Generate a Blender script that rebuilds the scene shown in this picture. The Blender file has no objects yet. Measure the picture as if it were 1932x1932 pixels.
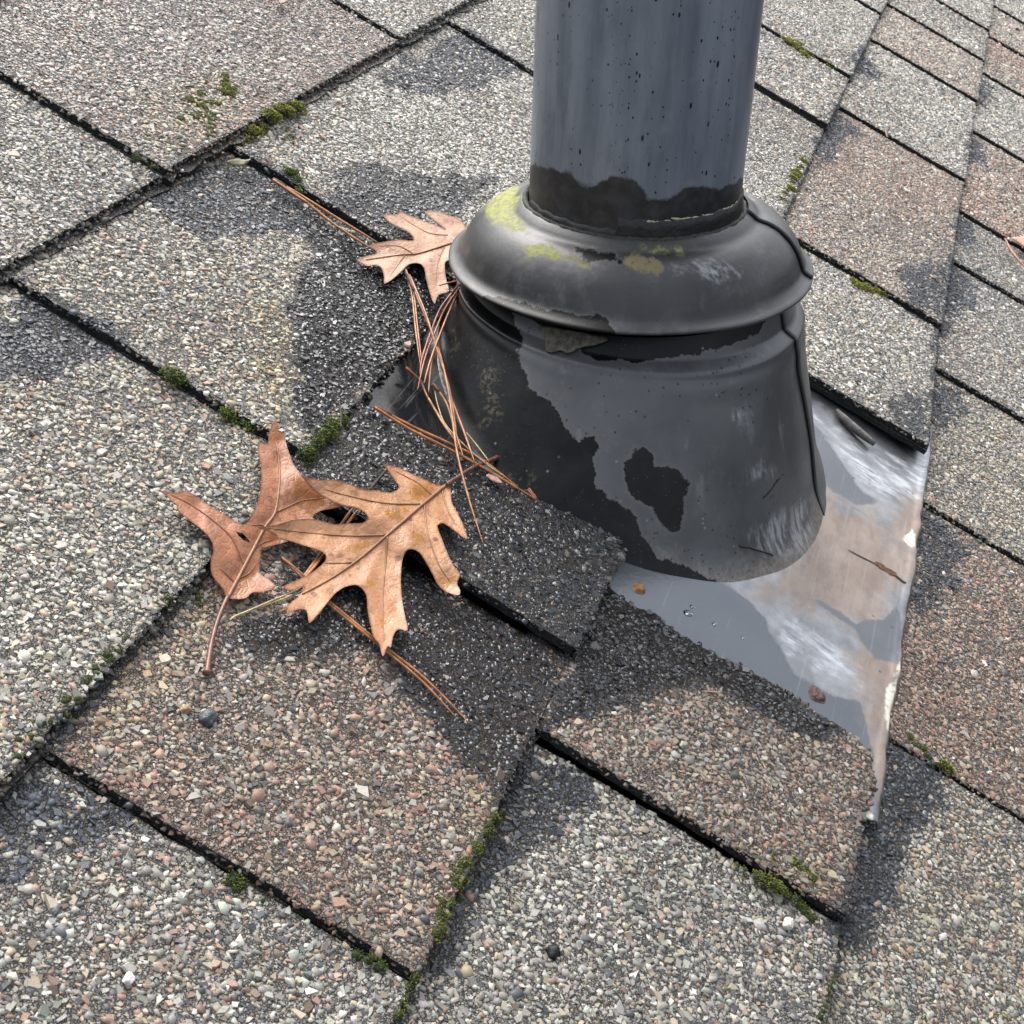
import bpy, bmesh, math
import numpy as np
from mathutils import Vector, Matrix
from mathutils.geometry import delaunay_2d_cdt
rng = np.random.default_rng(11)
S = bpy.context.scene

# ------------------------------------------------------------------ roof frame
# roof coordinates (u along the eaves, v up the slope, n off the roof), metres; the roof is tilted about world X
PITCH = math.asin(.4416)
ROT = Matrix.Rotation(PITCH, 4, 'X')
CX, F, CH = 966., 2680., .373           # survey camera: centre, focal length, height over the roof
_d1 = np.array([1978-CX, -628-CX, F]); _d1 /= np.linalg.norm(_d1)
_d2 = np.array([.838, .545, 0]); _d2 -= _d1*(_d2@_d1); _d2 /= np.linalg.norm(_d2)
_n = np.cross(_d1, -_d2)

# ------------------------------------------------------------------ camera
cam = bpy.data.objects.new('camera', bpy.data.cameras.new('camera'))
S.collection.objects.link(cam); S.camera = cam
cam.data.sensor_width = 36; cam.data.lens = F/1932*36
cam.data.clip_start = .01; cam.data.clip_end = 300
m = Matrix(((_d1[0], -_d1[1], -_d1[2]), (-_d2[0], _d2[1], _d2[2]), (_n[0], -_n[1], -_n[2]))).to_4x4()
cam.matrix_world = ROT @ Matrix.Translation((0, 0, CH)) @ m
cam.data.dof.use_dof = True; cam.data.dof.focus_distance = .62; cam.data.dof.aperture_fstop = 75

# ------------------------------------------------------------------ sky, sun, exposure
SUN = Vector((.50, .34, .80)).normalized()
W = bpy.data.worlds.new('World'); S.world = W; W.use_nodes = True
wn = W.node_tree; bg = wn.nodes['Background']
sky = wn.nodes.new('ShaderNodeTexSky'); sky.sky_type = 'NISHITA'; sky.sun_disc = False
sky.sun_elevation = math.asin(SUN.z); sky.sun_rotation = math.atan2(SUN.x, SUN.y)
sky.air_density = 1.0; sky.dust_density = 6.0; sky.ozone_density = 1.0
hs = wn.nodes.new('ShaderNodeHueSaturation'); hs.inputs['Saturation'].default_value = .38
wn.links.new(sky.outputs[0], hs.inputs['Color']); wn.links.new(hs.outputs[0], bg.inputs['Color'])
bg.inputs['Strength'].default_value = .15
sl = bpy.data.objects.new('sun', bpy.data.lights.new('sun', 'SUN')); S.collection.objects.link(sl)
sl.data.energy = .7; sl.data.angle = math.radians(55); sl.data.color = (1, .98, .95)
sl.rotation_euler = SUN.to_track_quat('Z', 'Y').to_euler()
S.view_settings.view_transform = 'Standard'; S.view_settings.look = 'None'
S.view_settings.exposure = 1.18; S.view_settings.gamma = 1; S.view_settings.use_curve_mapping = False
S.cycles.max_bounces = 6; S.cycles.caustics_reflective = False; S.cycles.caustics_refractive = False

# ------------------------------------------------------------------ survey helpers
def onroof(p, h=0.):
    """the point of the photograph at p, h metres off the roof plane -> (u, v, n)"""
    p = np.asarray(p, float); r = np.stack([p[..., 0]-CX, p[..., 1]-CX, np.full(p.shape[:-1], F)], -1)
    t = -(CH-np.asarray(h))/(r@_n); X = r*t[..., None]
    return np.stack([X@_d1, -(X@_d2), np.broadcast_to(h, X.shape[:-1])], -1)
def seen(q):
    q = np.asarray(q, float)
    X = q[..., 0:1]*_d1 - q[..., 1:2]*_d2 + (q[..., 2:3]-CH)*_n
    return np.stack([CX+F*X[..., 0]/X[..., 2], CX+F*X[..., 1]/X[..., 2]], -1), X[..., 2]
def Z(ox, oy, side):
    k = side/1932*.9434
    return lambda pts: np.array([(ox*.9434+k*x, oy*.9434+k*y) for x, y in pts])
Z1, Z2, Z3, Z4, Z5 = Z(0,0,700), Z(300,800,700), Z(500,300,700), Z(860,300,800), Z(1200,760,760)
Z6, Z7, Z8, ZP = Z(1448,0,600), Z(0,1448,600), Z(1348,1348,700), lambda p: np.array(p, float)

def _h(i, j, s):
    v = np.sin(i*127.1+j*311.7+s*74.7)*43758.5453
    return v-np.floor(v)
def noise(x, y, s=0):
    x = np.asarray(x, float); y = np.asarray(y, float)
    i, j = np.floor(x), np.floor(y); a, b = x-i, y-j; a = a*a*(3-2*a); b = b*b*(3-2*b)
    return (_h(i,j,s)*(1-a)+_h(i+1,j,s)*a)*(1-b)+(_h(i,j+1,s)*(1-a)+_h(i+1,j+1,s)*a)*b
def fbm(x, y, s=0, o=3):
    return sum(noise(x*2**k, y*2**k, s+k)*.5**k for k in range(o))/sum(.5**k for k in range(o))
def sdpoly(P, poly):
    """signed distance to a polygon, positive inside"""
    P = np.asarray(P, float); d = np.full(len(P), 1e9); ins = np.zeros(len(P), bool)
    for a, b in zip(poly, np.roll(poly, -1, 0)):
        e = b-a; w = P-a; t = np.clip((w@e)/max(e@e, 1e-18), 0, 1)
        d = np.minimum(d, np.hypot(w[:, 0]-e[0]*t, w[:, 1]-e[1]*t))
        c = ((a[1] > P[:, 1]) != (b[1] > P[:, 1]))
        with np.errstate(divide='ignore', invalid='ignore'):
            ins ^= c & (P[:, 0] < (b[0]-a[0])*(P[:, 1]-a[1])/(b[1]-a[1])+a[0])
    return np.where(ins, d, -d)
def smooth(pts, n=6, closed=False):
    pts = np.asarray(pts, float); L = len(pts); out = []
    g = (lambda i: pts[i % L]) if closed else (lambda i: pts[min(max(i, 0), L-1)])
    for i in range(L if closed else L-1):
        p0, p1, p2, p3 = g(i-1), g(i), g(i+1), g(i+2)
        for k in range(n):
            t = k/n
            out.append(.5*(2*p1+(p2-p0)*t+(2*p0-5*p1+4*p2-p3)*t*t+(3*p1-p0-3*p2+p3)*t**3))
    if not closed: out.append(pts[-1])
    return np.array(out)

# ------------------------------------------------------------------ mesh helpers
def mesh(name, V, faces, mat=None, col=None, attrs=None, smoothed=True):
    """faces: an (m,k) array or a list of such arrays"""
    me = bpy.data.meshes.new(name); V = np.asarray(V, np.float32)
    fs = faces if isinstance(faces, list) else [faces]
    fs = [np.asarray(f, np.int32) for f in fs if len(f)]
    lv = np.concatenate([f.ravel() for f in fs]); tot = np.concatenate([np.full(len(f), f.shape[1], np.int32) for f in fs])
    me.vertices.add(len(V)); me.vertices.foreach_set('co', V.ravel())
    me.loops.add(len(lv)); me.loops.foreach_set('vertex_index', lv)
    me.polygons.add(len(tot)); me.polygons.foreach_set('loop_start', np.concatenate([[0], np.cumsum(tot)[:-1]]).astype(np.int32))
    me.update(calc_edges=True)
    if smoothed is None:      # half of the grains water-worn, half freshly broken
        c0 = np.asarray(col)[lv[np.concatenate([[0], np.cumsum(tot)[:-1]])], 0]; sm = (c0*7919.) % 1. < .5
    else: sm = np.full(len(tot), smoothed, bool)
    me.polygons.foreach_set('use_smooth', sm)
    if col is not None:
        c = np.asarray(col, np.float32)
        if c.shape[1] == 3: c = np.hstack([c, np.ones((len(c), 1), np.float32)])
        me.attributes.new('col', 'FLOAT_COLOR', 'POINT').data.foreach_set('color', c.ravel())
    for k, a in (attrs or {}).items():
        me.attributes.new(k, 'FLOAT', 'POINT').data.foreach_set('value', np.asarray(a, np.float32))
    if mat: me.materials.append(mat)
    me.validate(); me.update()
    return me
def link(name, me, parent=None, world=None):
    o = bpy.data.objects.new(name, me); S.collection.objects.link(o)
    if parent: o.parent = parent
    if world is not None: o.matrix_world = world
    return o
def tag(o, label, cat, group=None):
    o['label'] = label; o['category'] = cat
    if group: o['group'] = group
    return o
def empty(name, label, cat, base, group=None, upright=False):
    """an Empty at the thing's base; its parts are written in roof coordinates relative to that base"""
    b = Vector([float(x) for x in base])
    o = bpy.data.objects.new(name, None); o.empty_display_size = .01; S.collection.objects.link(o)
    o.matrix_world = Matrix.Translation(ROT @ b) @ (Matrix.Identity(4) if upright else ROT)
    o['base'] = list(b)
    return tag(o, label, cat, group)
def rel(o, V): return np.asarray(V)-np.array(o['base'])
def at_base(base): return Matrix.Translation(ROT @ Vector([float(x) for x in base])) @ ROT
def grid_faces(nr, nc, wrap=False):
    i, j = np.meshgrid(np.arange(nr-1), np.arange(nc if wrap else nc-1), indexing='ij'); k = (j+1) % nc
    return np.stack([i*nc+j, i*nc+k, (i+1)*nc+k, (i+1)*nc+j], -1).reshape(-1, 4)
def tube(P, r, sides=7):
    """a tapered tube along 3-D points"""
    P = np.asarray(P, float); n = len(P); r = np.broadcast_to(r, n)
    T = np.gradient(P, axis=0); T /= np.linalg.norm(T, axis=1, keepdims=True)+1e-12
    up = np.array([0, 0, 1.]); A = np.cross(T, up); A /= np.linalg.norm(A, axis=1, keepdims=True)+1e-9; B = np.cross(A, T)
    ph = np.linspace(0, 2*np.pi, sides, endpoint=False)
    V = P[:, None]+r[:, None, None]*(A[:, None]*np.cos(ph)[None, :, None]+B[:, None]*np.sin(ph)[None, :, None])
    Fq = grid_faces(n, sides, True); V = np.vstack([V.reshape(-1, 3), P[:1], P[-1:]]); k = n*sides; j = np.arange(sides)
    Ft = np.vstack([np.stack([(j+1) % sides, j, np.full(sides, k)], -1), np.stack([k-sides+j, k-sides+(j+1) % sides, np.full(sides, k+1)], -1)])
    return V, [Fq, Ft]
def join(parts):
    V, by, o = [], {}, 0
    for v, f in parts:
        V.append(v)
        for a in (f if isinstance(f, list) else [f]):
            a = np.asarray(a); by.setdefault(a.shape[1], []).append(a+o)
        o += len(v)
    return np.vstack(V), [np.vstack(x) for x in by.values()]
def triangulate(outline, step, holes=()):
    """constrained triangulation of a 2-D outline with inner points"""
    o = np.asarray(outline); lo, hi = o.min(0), o.max(0)
    gx, gy = np.meshgrid(np.arange(lo[0], hi[0], step), np.arange(lo[1], hi[1], step*.87))
    gx = gx+(np.arange(gx.shape[0]) % 2)[:, None]*step/2
    g = np.stack([gx.ravel(), gy.ravel()], -1); g = g[sdpoly(g, o) > step*.45]
    for h in holes: g = g[sdpoly(g, h) < -step*.3]
    pts = [Vector(p) for p in np.vstack([o]+list(holes)+[g])]; n = len(o)
    ed = [(i, (i+1) % n) for i in range(n)]; b = n
    for h in holes: ed += [(b+i, b+(i+1) % len(h)) for i in range(len(h))]; b += len(h)
    v, e, f, *_ = delaunay_2d_cdt(pts, ed, [], 0, 1e-9)
    v = np.array([tuple(p) for p in v]); f = np.array([t for t in f if len(t) == 3])
    c = v[f].mean(1); k = sdpoly(c, o) > 0
    for h in holes: k &= sdpoly(c, h) < 0
    return v, f[k]

# ------------------------------------------------------------------ material helpers
class NT:
    def __init__(s, name):
        s.m = bpy.data.materials.new(name); s.m.use_nodes = True; s.t = s.m.node_tree; s.b = s.t.nodes['Principled BSDF']
        s.out = s.t.nodes['Material Output']
    def put(s, sock, v):
        if hasattr(v, 'is_output'): s.t.links.new(v, sock)
        elif isinstance(v, (tuple, list)) and len(v) == 3 and sock.type == 'RGBA': sock.default_value = (*v, 1)
        else: sock.default_value = v
    def node(s, ty, out=0, ins=None, **kw):
        n = s.t.nodes.new(ty)
        for k, v in kw.items(): setattr(n, k, v)
        for k, v in (ins or {}).items(): s.put(n.inputs[k], v)
        return n.outputs[out]
    def math(s, op, a, b=0., c=None, clamp=False):
        return s.node('ShaderNodeMath', 0, {0: a, 1: b, **({2: c} if c is not None else {})}, operation=op, use_clamp=clamp)
    def noise(s, scale, detail=4, rough=.6, vec=None, out=0, dist=0.):
        return s.node('ShaderNodeTexNoise', out, {'Scale': scale, 'Detail': detail, 'Roughness': rough, 'Distortion': dist, 'Vector': vec if vec is not None else s.obj()})
    def vor(s, scale, vec=None, out=0, feature='F1', rnd=1.):
        return s.node('ShaderNodeTexVoronoi', out, {'Scale': scale, 'Randomness': rnd, 'Vector': vec if vec is not None else s.obj()}, feature=feature)
    def obj(s): 
        if not hasattr(s, '_o'): s._o = s.node('ShaderNodeTexCoord', 3)
        return s._o
    def scaled(s, v): return s.node('ShaderNodeMapping', 0, {'Vector': s.obj(), 'Scale': v})
    def step(s, x, lo, hi): return s.node('ShaderNodeMapRange', 0, {0: x, 1: lo, 2: hi, 3: 0., 4: 1.}, interpolation_type='SMOOTHSTEP')
    def mix(s, f, a, b): 
        n = s.t.nodes.new('ShaderNodeMix'); n.data_type = 'RGBA'
        s.put(n.inputs[0], f); s.put(n.inputs[6], a); s.put(n.inputs[7], b); return n.outputs[2]
    def mixf(s, f, a, b): return s.node('ShaderNodeMix', 0, {0: f, 2: a, 3: b})
    def attr(s, name, out=2): return s.node('ShaderNodeAttribute', out, attribute_name=name)
    def bump(s, h, dist, strength=1.): s.put(s.b.inputs['Normal'], s.node('ShaderNodeBump', 0, {'Height': h, 'Distance': dist, 'Strength': strength}))
    def set(s, **kw):
        for k, v in kw.items(): s.put(s.b.inputs[k.replace('_', ' ')], v)
        return s.m

def m_granule():
    t = NT('granule'); c = t.attr('col', 0); w = t.attr('col', 3)
    g = t.noise(1800, 3, .7); f = t.mixf(g, .62, 1.38)
    c = t.node('ShaderNodeVectorMath', 0, {0: c, 3: f}, operation='SCALE')
    t.bump(t.noise(2600, 2), .0003, .5)
    return t.set(Base_Color=c, Roughness=t.mixf(w, .5, .11), Specular_IOR_Level=t.mixf(w, .5, .85))
def m_asphalt():
    t = NT('asphalt_mat'); c = t.attr('col', 0); w = t.attr('col', 3)
    v = t.vor(900, out=1); n = t.noise(700, 4, .7)
    sp = t.step(t.vor(1100), .5, .12)
    c2 = t.node('ShaderNodeVectorMath', 0, {0: c, 3: t.mixf(n, .5, 1.5)}, operation='SCALE')
    vr = t.node('ShaderNodeSeparateColor', 0, {0: t.vor(950, out=1)}); vd = t.vor(950, feature='DISTANCE_TO_EDGE')
    g = t.math('MULTIPLY', t.mixf(t.math('POWER', vr, 2.), .7, 2.9), t.mixf(t.step(vd, .02, .16), .28, 1.))
    c3 = t.node('ShaderNodeVectorMath', 0, {0: c, 3: g}, operation='SCALE')
    h = t.mixf(w, t.math('ADD', t.math('MULTIPLY', t.step(vd, 0., .22), 1.1), t.math('MULTIPLY', vr, .5)), t.math('MULTIPLY', t.noise(420, 2, .5, dist=1.2), 1.3))
    t.bump(h, .0012, .9)
    return t.set(Base_Color=t.mix(t.mixf(w, .85, .3), c2, c3), Roughness=t.mixf(w, .75, .22), Specular_IOR_Level=t.mixf(w, .5, .10))
def m_moss():
    t = NT('moss_fibre'); c = t.attr('col', 0)
    return t.set(Base_Color=c, Roughness=.7, Specular_IOR_Level=.25)
def m_plain(name, col, rough=.5, var=.3, scale=400, metal=0., spec=.5, bump=0.):
    t = NT(name); n = t.noise(scale, 4, .65)
    d = tuple(x*(1-var) for x in col); e = tuple(x*(1+var) for x in col)
    if bump: t.bump(n, bump, .8)
    return t.set(Base_Color=t.mix(t.step(n, .3, .7), d, e), Roughness=rough, Metallic=metal, Specular_IOR_Level=spec)
M_GRAN, M_ASPH, M_MOSS = m_granule(), m_asphalt(), m_moss()

# ------------------------------------------------------------------ roof: courses of shingles
A0, AL, BL, CL, DL, EL = .375, .231, .082, -.055, -.195, -.337     # butt lines up the slope
FLU0, FLU1, FLV0, FLV1, FLN = .4725, .878, -.2055, .106, .0042       # flashing sheet
QU, QV = .674, -.019                                                # where the pipe pierces the roof
def rp(P, h=.006): return onroof(np.asarray(P, float), h)[:, :2]
cutC = rp(np.vstack([Z3([(640,1400),(740,1460),(880,1535),(1100,1650),(1300,1775),(1500,1890)]), Z4([(480,1680),(620,1750),(740,1800),(830,1850),(900,1900)]), Z5([(40,815),(92,850),(106,890),(100,920)])]), .008)
cutD = rp(np.vstack([[(1120,1040),(1150,1062)], Z5([(70,1045),(180,1130),(290,1175),(350,1235),(480,1320),(600,1400),(700,1440),(770,1480),(870,1540),(960,1600),(1040,1640),(1110,1705),(1200,1760),(1290,1820),(1340,1885)]), Z8([(1075,450),(1080,540),(1095,610),(1062,650),(1055,710),(1022,770),(1010,845)])]), .008)
# palette: grey, pale, tan, pink, slate, brown, white
PAL = np.array([(.235,.230,.205),(.39,.380,.335),(.345,.295,.215),(.30,.200,.150),(.085,.092,.100),(.150,.110,.082),(.62,.60,.54)])
GREY, TAN, RED, PALE, MIX = (5,3.0,1.4,.45,1.5,.5,.28), (4,3.2,2.8,.9,1.2,.6,.2), (2.8,.9,2.8,2.8,1.5,1.9,.07), (3.4,5.4,1.6,.3,.7,.2,.7), (4,2.6,2,1.5,1.4,.8,.5)
MAUVE, ROSY = (3.6,3.0,1.1,2.0,1.2,.7,.3), (2.8,3.6,2.2,2.4,.7,.4,.5)
TINT = {id(RED): np.array([.90,.83,.79]), id(ROSY): np.array([1.0,.91,.86]), id(MAUVE): np.array([.90,.83,.82]), id(GREY): np.array([.99,.965,.93]), id(TAN): np.array([1.0,.965,.90]), id(PALE): np.array([1.02,1.0,.97])}
TABS = [  # course top, butt, u0, u1, palette, lift at butt, lift at near edge, base lift, clip
    (A0+.145, A0, .30, .86, MIX, .006, .003, 0, None),
    (A0, AL, .34, .601, GREY, .0068, .003, 0, None), (A0, AL, .601, .911, MAUVE, .0068, .0036, 0, None), (A0, AL, .911, 1.22, PALE, .006, .003, 0, None),
    (AL, BL, .16, .471, TAN, .006, .003, 0, None), (AL, BL, .471, .668, TAN, .0062, .0035, 0, None),
    (AL, BL, .668, 1.003, PALE, .006, .004, 0, None), (AL, BL, 1.003, 1.40, PALE, .006, .003, 0, None),
    (BL, CL, -.02, .281, GREY, .006, .003, 0, None), (BL, CL, .281, .456, RED, .006, .003, 0, None),
    (BL, CL, .456, .60, MIX, .0048, .002, .0050, 'C'), (BL, CL, .80, 1.275, PALE, .005, .0078, 0, None),
    (BL, CL, 1.275, 1.462, PALE, .006, .0042, 0, None), (BL, CL, 1.462, 1.775, PALE, .006, .003, 0, None), (BL, CL, 1.775, 2.3, PALE, .006, .003, 0, None),
    (CL, DL, .06, .410, GREY, .006, .003, 0, None), (CL, DL, .410, .72, RED, .0045, .0015, .0042, 'D'),
    (CL, DL, .806, 1.012, PALE, .006, .0098, 0, None), (CL, DL, 1.012, 1.371, ROSY, .006, .0042, 0, None), (CL, DL, 1.371, 1.668, PALE, .006, .003, 0, None),
    (CL, DL, 1.668, 1.867, ROSY, .006, .003, 0, None), (CL, DL, 1.867, 2.045, PALE, .006, .003, 0, None), (CL, DL, 2.045, 2.5, PALE, .006, .003, 0, None),
    (DL, EL, .10, .540, TAN, .006, .003, 0, None), (DL, EL, .540, .765, RED, .006, .0018, -.0008, None), (DL, EL, .765, .953, TAN, .006, .002, -.0005, None),
    (DL, EL, .953, 1.171, MIX, .006, .003, 0, None), (DL, EL, 1.171, 1.301, GREY, .006, .003, 0, None), (DL, EL, 1.301, 1.571, ROSY, .006, .003, 0, None),
    (DL, EL, 1.571, 1.836, PALE, .006, .003, 0, None), (DL, EL, 1.836, 2.045, ROSY, .006, .003, 0, None), (DL, EL, 2.045, 2.25, ROSY, .006, .003, 0, None),
    (DL, EL, 2.25, 2.7, PALE, .006, .003, 0, None),
]
def tab_outline(t):
    vt, vb, u0, u1, pal, hb, hn, h0, clip = t
    u1 -= .0022
    if clip == 'C': return np.vstack([[(u0, vb)], cutC[::-1], [(cutC[0,0], vt+.004), (u0, vt+.004)]])
    if clip == 'D': return np.vstack([[(u0, vb)], [(cutD[-1,0], vb)], cutD[::-1], [(cutD[0,0], vt+.02), (u0, vt+.02)]])
    return np.array([(u0, vb), (u1, vb), (u1, vt+.035), (u0, vt+.035)])
def tab_height(t, u, v):
    vt, vb, u0, u1, pal, hb, hn, h0, clip = t
    wv = (fbm(u*14, v*14, 5, 2)-.5)*.0016
    return h0+hb*np.clip((vt-v)/(vt-vb), -.3, 1.1)+hn*np.clip((u1-u)/(u1-u0), 0, 1)+wv*np.clip((vt-v)/.03, 0, 1)
# stains and dark granule bands (in survey pixels): polygon, wet, dark, soft edge
def pz(z, p): return z(p)
PATCH = [
    (ZP([(262,385),(330,335),(480,290),(560,335),(585,395),(540,425),(470,430),(420,455),(350,425)]), .25, .85, 16),
    (ZP([(722,135),(880,45),(985,120),(930,150),(840,175),(770,170)]), .1, .75, 16),
    (ZP([(-40,600),(70,535),(260,625),(225,655),(130,690),(-40,720)]), .2, .9, 18),
    (ZP([(-30,1500),(80,1430),(250,1535),(190,1570),(90,1590),(-30,1680)]), .1, .85, 22),
    (ZP([(600,400),(700,440),(790,470),(830,560),(800,640),(740,700),(660,760),(610,850),(560,800),(560,740),(545,640),(550,520)]), 1., .95, 12),
    (ZP([(560,380),(700,310),(760,330),(850,325),(930,340),(900,390),(850,410),(730,450),(640,420)]), .45, .8, 22),
    (ZP([(560,875),(700,750),(800,780),(1200,1030),(1080,1245),(840,1120),(640,950)]), 1., 1., 10),
    (ZP([(430,1195),(470,1160),(860,1120),(1095,1245),(1010,1400),(940,1490),(880,1430),(800,1340),(700,1230),(600,1230),(540,1240)]), .8, .85, 26),
    (ZP([(500,1090),(600,1040),(700,1050),(860,1110),(840,1170),(700,1150),(560,1140)]), .8, .9, 18),
    (ZP([(1080,1210),(1160,1070),(1300,1190),(1480,1300),(1590,1375),(1570,1400),(1480,1375),(1400,1330),(1330,1290),(1260,1290),(1200,1340),(1140,1350),(1040,1400),(1010,1370)]), .9, .95, 12),
    (ZP([(1000,1385),(1110,1440),(1090,1520),(1010,1570),(930,1660),(900,1730),(860,1790),(810,1830),(860,1680),(940,1540)]), .45, .85, 20),
    (ZP([(1650,1520),(1690,1380),(1790,1450),(1770,1540),(1690,1620),(1690,1720),(1640,1790),(1580,1800),(1560,1750),(1600,1640)]), .35, .9, 24),
    (ZP([(1725,1120),(1745,945),(1800,975),(1830,1030),(1790,1120),(1750,1150)]), .2, .85, 16),
    (ZP([(1755,690),(1830,730),(1820,790),(1780,800),(1748,770)]), .1, .75, 14),
    (Z5([(1380,230),(1530,110),(1640,170),(1640,330),(1600,370),(1400,250)]), .3, .8, 14),
    (Z6([(830,360),(900,320),(1040,470),(1000,510),(850,440)]), .1, .8, 12), (Z6([(570,920),(700,680),(900,790),(900,850),(760,900),(700,1060),(620,1040)]), .1, .85, 12),
    (Z6([(1560,950),(1600,850),(1710,900),(1690,1060),(1570,1040)]), .1, .75, 12), (Z6([(1480,1480),(1500,1340),(1680,1430),(1600,1570),(1500,1560)]), .1, .8, 12),
    (Z6([(1390,1800),(1440,1620),(1490,1670),(1580,1740),(1540,1850),(1450,1932)]), .1, .8, 12), (Z6([(1640,590),(1670,470),(1760,530),(1760,660),(1690,670)]), .1, .7, 12),
    (Z6([(1660,1830),(1620,1932),(1500,2060),(1340,2300),(1330,2150),(1420,1900),(1540,1740)]), .1, .7, 14),
    (ZP([(1690,510),(1800,490),(1860,560),(1800,590),(1720,600)]), .1, .75, 16),
    (ZP([(20,1440),(90,1385),(200,1270),(330,1130),(345,1150),(230,1260),(110,1400),(40,1470)]), .5, .7, 10),
]
PATCH = [(onroof(p, .006)[:, :2], w, d, s*.00013) for p, w, d, s in PATCH]
def stains(u, v):
    wet = np.zeros(len(u)); dark = np.zeros(len(u)); P = np.stack([u, v], -1)
    wob = (fbm(u*60, v*60, 9, 3)-.5)*.022
    for poly, w, d, s in PATCH:
        near = (u > poly[:,0].min()-.02) & (u < poly[:,0].max()+.02) & (v > poly[:,1].min()-.02) & (v < poly[:,1].max()+.02)
        if not near.any(): continue
        k = np.clip((sdpoly(P[near], poly)+wob[near])/s*.5+.5, 0, 1)
        wet[near] = np.maximum(wet[near], w*k); dark[near] = np.maximum(dark[near], d*k)
    return wet, dark
GREEN = [(Z3([(0,780),(150,800),(230,1000),(240,1200),(330,1450),(180,1500),(20,1250)]), .30), (ZP([(250,180),(420,130),(480,230),(350,300),(270,270)]), .25),
         (ZP([(110,1390),(300,1190),(380,1110),(420,1160),(330,1260),(160,1430)]), .30), (ZP([(870,1400),(960,1350),(960,1540),(860,1720)]), .2), (ZP([(1380,1600),(1560,1640),(1560,1730),(1440,1680)]), .3)]
GREEN = [(onroof(p, .006)[:, :2], a) for p, a in GREEN]
def granule_colour(t, u, v, n):
    pal = np.array(t[4], float)[None].repeat(n, 0)
    drift = fbm(u*9, v*9, 21, 2)-.5; d2 = fbm(u*6+40, v*6, 31, 2)-.5
    pal[:, 3] *= np.exp(4.5*drift); pal[:, 5] *= np.exp(3*drift); pal[:, 1] *= np.exp(3.5*d2); pal[:, 4] *= np.exp(-3*d2)
    wet, dark = stains(u, v)
    if t[8] == 'C': wet, dark = np.minimum(wet, .70), np.minimum(dark, .74)
    pick = (pal.cumsum(1)/pal.sum(1, keepdims=True) < rng.random((n, 1))).sum(1)
    c = PAL[np.minimum(pick, 6)]*TINT.get(id(t[4]), 1.)*np.exp(rng.normal(0, .14, (n, 1)))*(1+rng.normal(0, .035, (n, 3)))
    isd = rng.random(n) < dark*1.05
    sl_ = np.array([.042,.049,.061])*np.exp(rng.normal(0, .3, (n, 1)))
    c = np.where(isd[:, None], sl_, c)
    c = c*(1-(.98*wet*(rng.random(n)*.4+.8)).clip(0, .9))[:, None]
    P = np.stack([u, v], -1)
    for g, a in GREEN:
        k = (np.clip(sdpoly(P, g)/.012+.5, 0, 1)*a*(rng.random(n) < .8))[:, None]; c = c*(1-k)+c*np.array([1.05,1.12,.45])*k
    # granules darken towards the near and butt edges
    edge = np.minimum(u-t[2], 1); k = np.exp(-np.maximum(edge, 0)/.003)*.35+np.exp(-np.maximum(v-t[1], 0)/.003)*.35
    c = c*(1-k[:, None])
    c = c*np.array([.985, 1., 1.035])
    return np.hstack([c.clip(.004, .8), wet[:, None]])
def framed(u, v, m=75):
    q, z = seen(np.stack([u, v, np.full(len(u), .005)], -1))
    return (q[:, 0] > -m) & (q[:, 0] < 1932+m) & (q[:, 1] > -m) & (q[:, 1] < 1932+m)
def hexpts(u0, u1, v0, v1, s):
    gu, gv = np.meshgrid(np.arange(u0, u1, s), np.arange(v0, v1, s*.866)); gu = gu+(np.arange(gu.shape[0]) % 2)[:, None]*s/2
    u, v = gu.ravel(), gv.ravel(); return u+rng.uniform(-.42, .42, len(u))*s, v+rng.uniform(-.42, .42, len(v))*s
def pebbles(u, v, h, size, col, K, flat=1., crown=False):
    n = len(u); ang = (np.arange(K)+rng.uniform(-.42, .42, (n, K)))*2*np.pi/K
    asp = rng.uniform(.55, .95, n); rot = rng.uniform(0, np.pi, n)
    rad = size[:, None]*.5*np.exp(rng.normal(0, .17, (n, K)))
    x = rad*np.cos(ang); y = rad*np.sin(ang)*asp[:, None]
    cx, cy = np.cos(rot)[:, None], np.sin(rot)[:, None]; X, Y = x*cx-y*cy, x*cy+y*cx
    hh = size*rng.uniform(.09, .19, n)*flat; tx, ty = rng.normal(0, .2, (n, 1)), rng.normal(0, .2, (n, 1))
    def ring(k, z):
        return np.stack([u[:, None]+X*k, v[:, None]+Y*k, (h+z)[:, None]+(tx*X+ty*Y)*k], -1)
    if K >= 5 or crown:
        V = np.concatenate([ring(1.04, -.0002+0*hh), ring(.80, hh)], 1); q = 2*K
        i = np.arange(K); j = (i+1) % K; o = (np.arange(n)[:, None, None]*q)
        return V.reshape(-1, 3), [(o+np.stack([i, j, j+K, i+K], -1)[None]).reshape(-1, 4), (o+(np.arange(K)+K)[None, None]).reshape(-1, K)], np.repeat(col, q, 0)
    else:
        top = np.stack([u, v, h+hh*1.05], -1)[:, None]
        V = np.concatenate([ring(1.02, -.0002+0*hh), top], 1); q = K+1
        i = np.arange(K); f = np.stack([i, (i+1) % K, np.full(K, K)], -1)
    Fc = (np.arange(n)[:, None, None]*q+f[None]).reshape(-1, 3)
    return V.reshape(-1, 3), Fc, np.repeat(col, q, 0)

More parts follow.
